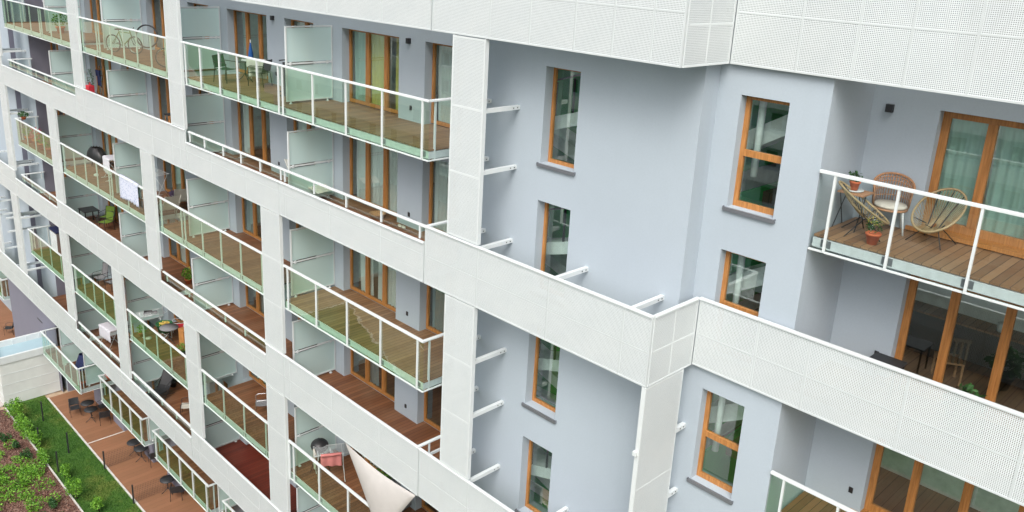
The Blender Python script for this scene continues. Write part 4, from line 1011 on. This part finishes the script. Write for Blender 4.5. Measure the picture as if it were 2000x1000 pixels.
for k in range(3): m=MB(); m.tube([(.2*math.cos(k*2.1),.2*math.sin(k*2.1),.4),(.33*math.cos(k*2.1),.33*math.sin(k*2.1),0)],.015); m.build('leg','black_plastic',t)
# first raised floor
t=thing('folded_parasol','crumpled navy parasol cloth piled in the corner balcony','parasol',(-30.3,1.0,DG),20)
m=MB(); m.grid(lambda u,v:((.55-.35*v)*math.cos(6.28*u)*(1+.12*math.sin(25*u)),(.38-.22*v)*math.sin(6.28*u)*(1+.12*math.sin(19*u)),.25+.75*v+.05*math.sin(30*u)*(1-v)),40,6); m.build('canopy','navy_fabric',t); m=MB(); m.tube([(0,0,0),(0,0,1.1)],.02); m.build('pole','steel_dark',t)
m=MB(); m.box(-.2,.2,-.12,.12,0,.22); m.tube([(-.15,0,.2),(0,0,.32),(.15,0,.2)],.012); o=m.build('tool_bag','yellow_paint'); o.location=(-29.3,1.25,DG+.25); tag(o,'yellow bag beside the navy parasol cloth','bag')
m=MB(); m.tube([(.13*math.cos(a*.524),0,.13*math.sin(a*.524)) for a in range(12)],.045,7,True); o=m.build('coiled_hose','rattan'); o.location=(-30.6,.55,DG+.35); tag(o,'brown coil lying in front of the navy parasol cloth','coil')
plant('potted_plant','small dark conifer behind the corner glass of the lowest balcony',(-28.75,.42,DG),.12,.2,(.17,.17,.33),170,'leaf_dark',.07,seed=80)
plant('potted_plant','yellowish bushy plant in a white pot on the lowest corner balcony',(-28.9,1.25,DG),.12,.2,(.4,.3,.45),200,'leaf_bright',.09,'white_metal',seed=81)
plant('potted_flowers','red flowering plant at the left end of the next lowest balcony',(-26.85,1.1,DG+.9),.12,.16,(.2,.2,.12),90,'red_flower',.06,seed=82)
# ground terrace furniture
gc='black garden chairs on the brown terrace'; gt='black bistro tables on the brown terrace'
armchair('terrace_chair','black metal chair standing alone at the lawn end of the two tables',(-31.35,.62,G),-100,'steel_dark',group=gc)
armchair('terrace_chair','black metal chair pushed between the two tables and the wall',(-29.55,1.55,G),75,'steel_dark',group=gc)
armchair('terrace_chair','black metal chair behind the farther table below the glass balcony',(-30.6,1.85,G),185,'steel_dark',group=gc)
round_table('black round table nearer the white annex on the terrace',(-30.9,1.15,G),.34,.74,group=gt)
round_table('black round table nearer the viewer of the first terrace pair',(-30.1,1.05,G),.34,.74,group=gt)
round_table('black round table behind its twin under the second low balcony',(-25.5,1.55,G),.34,.74,group=gt)
round_table('black round table in front of its twin under the second low balcony',(-24.75,1.6,G),.34,.74,group=gt)
armchair('terrace_chair','black chair tucked beside the two tables in the second terrace',(-24.1,2.0,G),80,'steel_dark',group=gc)
round_table('single black round table in the third terrace bay',(-21.4,1.5,G),.34,.74,group=gt)
armchair('terrace_chair','black chair beside the single round table in the third bay',(-20.75,1.65,G),60,'steel_dark',group=gc)
armchair('terrace_chair','black armchair on the far-left terrace beyond the annex',(-44.3,.85,G),150,'steel_dark',group=gc)
round_table('black round table on the far-left terrace beyond the annex',(-43.9,1.35,G),.34,.74,group=gt)
# fence posts and wire panels
def post(label,x,y,h=.95):
    t=thing('fence_post',label,'fence post',(x,y,G),0,'dark green fence posts'); m=MB(); m.box(-.03,.03,-.03,.03,0,h); m.build('shaft','steel_dark',t); m=MB(); m.box(-.034,.034,-.034,.034,h,h+.02); m.build('cap','black_plastic',t)
post('dark post on the lawn nearest the white annex',-31.75,-.9,1.15); post('dark post in the middle of the lawn by the yellowed grass',-27.75,-.9,1.15)
post('dark post at the bed kerb beside the climbing shrub',-29.25,-1.82,1.1); post('dark post at the bed kerb above the mulch patch',-26.4,-1.82,1.1)
post('dark post on the terrace kerb at the first wire panel',-25.2,-.05,.98); post('dark post on the terrace kerb at the second wire panel',-21.6,-.05,.98)
for x,lb in ((-25.2,'thin dark wire mesh panel across the terrace beside the paired tables'),(-21.6,'thin dark wire mesh panel across the terrace beside the single table')):
    t=thing('mesh_fence',lb,'mesh fence',(x,0,G),0,'wire panels across the terrace'); m=MB()
    for k in range(26): m.box(-.003,.003,.02+k*.076-.003,.02+k*.076+.003,.06,.86)
    for k in range(9): m.box(-.003,.003,.02,1.93,.06+k*.1-.0025,.06+k*.1+.0025)
    m.build('wire_grid','steel_dark',t)
m=MB(); m.box(-28.03,-27.97,.12,2.0,G,G+.02); o=m.build('threshold_strip','kerb',None,(-28,1,G)); tag(o,'pale metal strip across the brown terrace between two flats','strip')
# shrubs
def shrub(name,label,loc,rad,n,leaf='leaf_bright',size=.11,cat='shrub',seed=0,group=None,lobes=5):
    t=thing(name,label,cat,loc,0,group); rnd=random.Random(seed); m=MB(); st=MB(); rad=(rad[0]*.85,rad[1]*.8,rad[2]*1.15)
    for k in range(lobes):
        a=rnd.uniform(0,6.28); d=rnd.uniform(.1,.7); c=(math.cos(a)*rad[0]*d,math.sin(a)*rad[1]*d,rad[2]*(.7+.5*rnd.random()))
        m.leaves(c,(rad[0]*.55,rad[1]*.55,rad[2]*.6),n//lobes,size,seed*10+k); st.tube([(0,0,0),(c[0]*.6,c[1]*.6,c[2]*.6),c],[.02,.013,.006],5)
    m.build('foliage',leaf,t); st.build('branches','bark',t); return t
shrub('climbing_shrub','tall bright shrub against the kerb next to the white annex wall',(-32.75,-2.0,G),(.75,.55,.75),900,seed=1)
shrub('climbing_shrub','broad bright shrub between the tall shrub and the first kerb post',(-30.9,-2.1,G),(1.0,.55,.6),1100,seed=2)
shrub('climbing_shrub','bright shrub leaning over the kerb behind the first kerb post',(-29.5,-1.95,G),(.75,.35,.5),650,seed=3)
shrub('climbing_shrub','small bright shrub on the kerb just past the second kerb post',(-25.7,-1.75,G),(.75,.4,.45),520,seed=4)
shrub('climbing_shrub','bright shrub on the kerb below the mulch patch at the bottom edge',(-23.6,-1.9,G),(.75,.5,.6),700,seed=5)
shrub('climbing_shrub','leafy shrub over the kerb at the very bottom of the lawn',(-22.0,-1.45,G),(.6,.4,.4),450,seed=6)
shrub('climbing_shrub','leafy shrub between the two kerb posts over the mulch',(-27.6,-2.2,G),(.8,.5,.45),600,seed=7)
k=0
for x,y,rx,lb in [(-33.6,-3.0,.42,'low dark bush on the mulch nearest the paved path'),(-31.0,-3.0,.5,'low dark bush on the mulch beside the broad shrub'),(-29.9,-2.75,.35,'small dark round bush alone on the mulch'),(-28.6,-2.6,.45,'low dark bush just above the dense green patch'),(-30.9,-3.9,.4,'dark bush at the left edge of the mulch'),(-23.6,-2.9,.45,'small dark bush alone on the lower mulch patch'),(-22.9,-3.6,.5,'dark bush at the bottom left edge of the mulch'),(-22.4,-2.9,.5,'dark bush at the bottom of the mulch beside the kerb shrub')]:
    k+=1; shrub('low_bush',lb,(x,y,G-.04),(rx,rx*.8,.24),340,'leaf_dark',.10,'bush',20+k,'low dark bushes on the mulch')
# dense ground cover and grass blades
m=MB(); rnd=random.Random(5)
for k in range(48):
    x=rnd.gauss(-26.9,1.35); y=-2.6-rnd.random()*3.0; q_=rnd.uniform(.25,.6)
    m.leaves((x,y,G+.08+.2*q_),(q_,q_*.85,.12+.3*q_),int(330*q_),.11,100+k)
o=m.build('ground_cover','leaf_bright'); tag(o,'dense yellow-green ground cover spreading over the mulch bed',None,None,'stuff')
m=MB(); rnd=random.Random(6)
for k in range(26000):
    x=rnd.uniform(-34.4,-18.5); y=rnd.uniform(-1.98,.0); h=rnd.uniform(.03,.09); a=rnd.uniform(0,6.28); l=.02
    dx,dy=math.cos(a)*.008,math.sin(a)*.008; tx,ty=rnd.uniform(-l,l),rnd.uniform(-l,l)
    m.add([(x-dx,y-dy,G-.02),(x+dx,y+dy,G-.02),(x+tx,y+ty,G-.02+h)],[(0,1,2)])
o=m.build('grass','grass_blade'); tag(o,'short green grass blades on the lawn strip',None,None,'stuff')
m=MB(); rnd=random.Random(8)
for k in range(9000):
    x=rnd.uniform(-34.4,-20); y=rnd.uniform(-7,-2.08); s_=rnd.uniform(.02,.05); a=rnd.uniform(0,6.28); q=Vector((x,y,G-.035+rnd.random()*.03))
    A_=Vector((math.cos(a)*s_,math.sin(a)*s_,rnd.uniform(-.02,.02))); B_=Vector((-math.sin(a)*s_*.45,math.cos(a)*s_*.45,rnd.uniform(-.01,.02)))
    m.add([q-A_-B_,q+A_-B_,q+A_+B_,q-A_+B_],[(0,1,2,3)])
o=m.build('bark_chips','chip'); tag(o,'reddish bark chips scattered on the planting bed',None,None,'stuff')
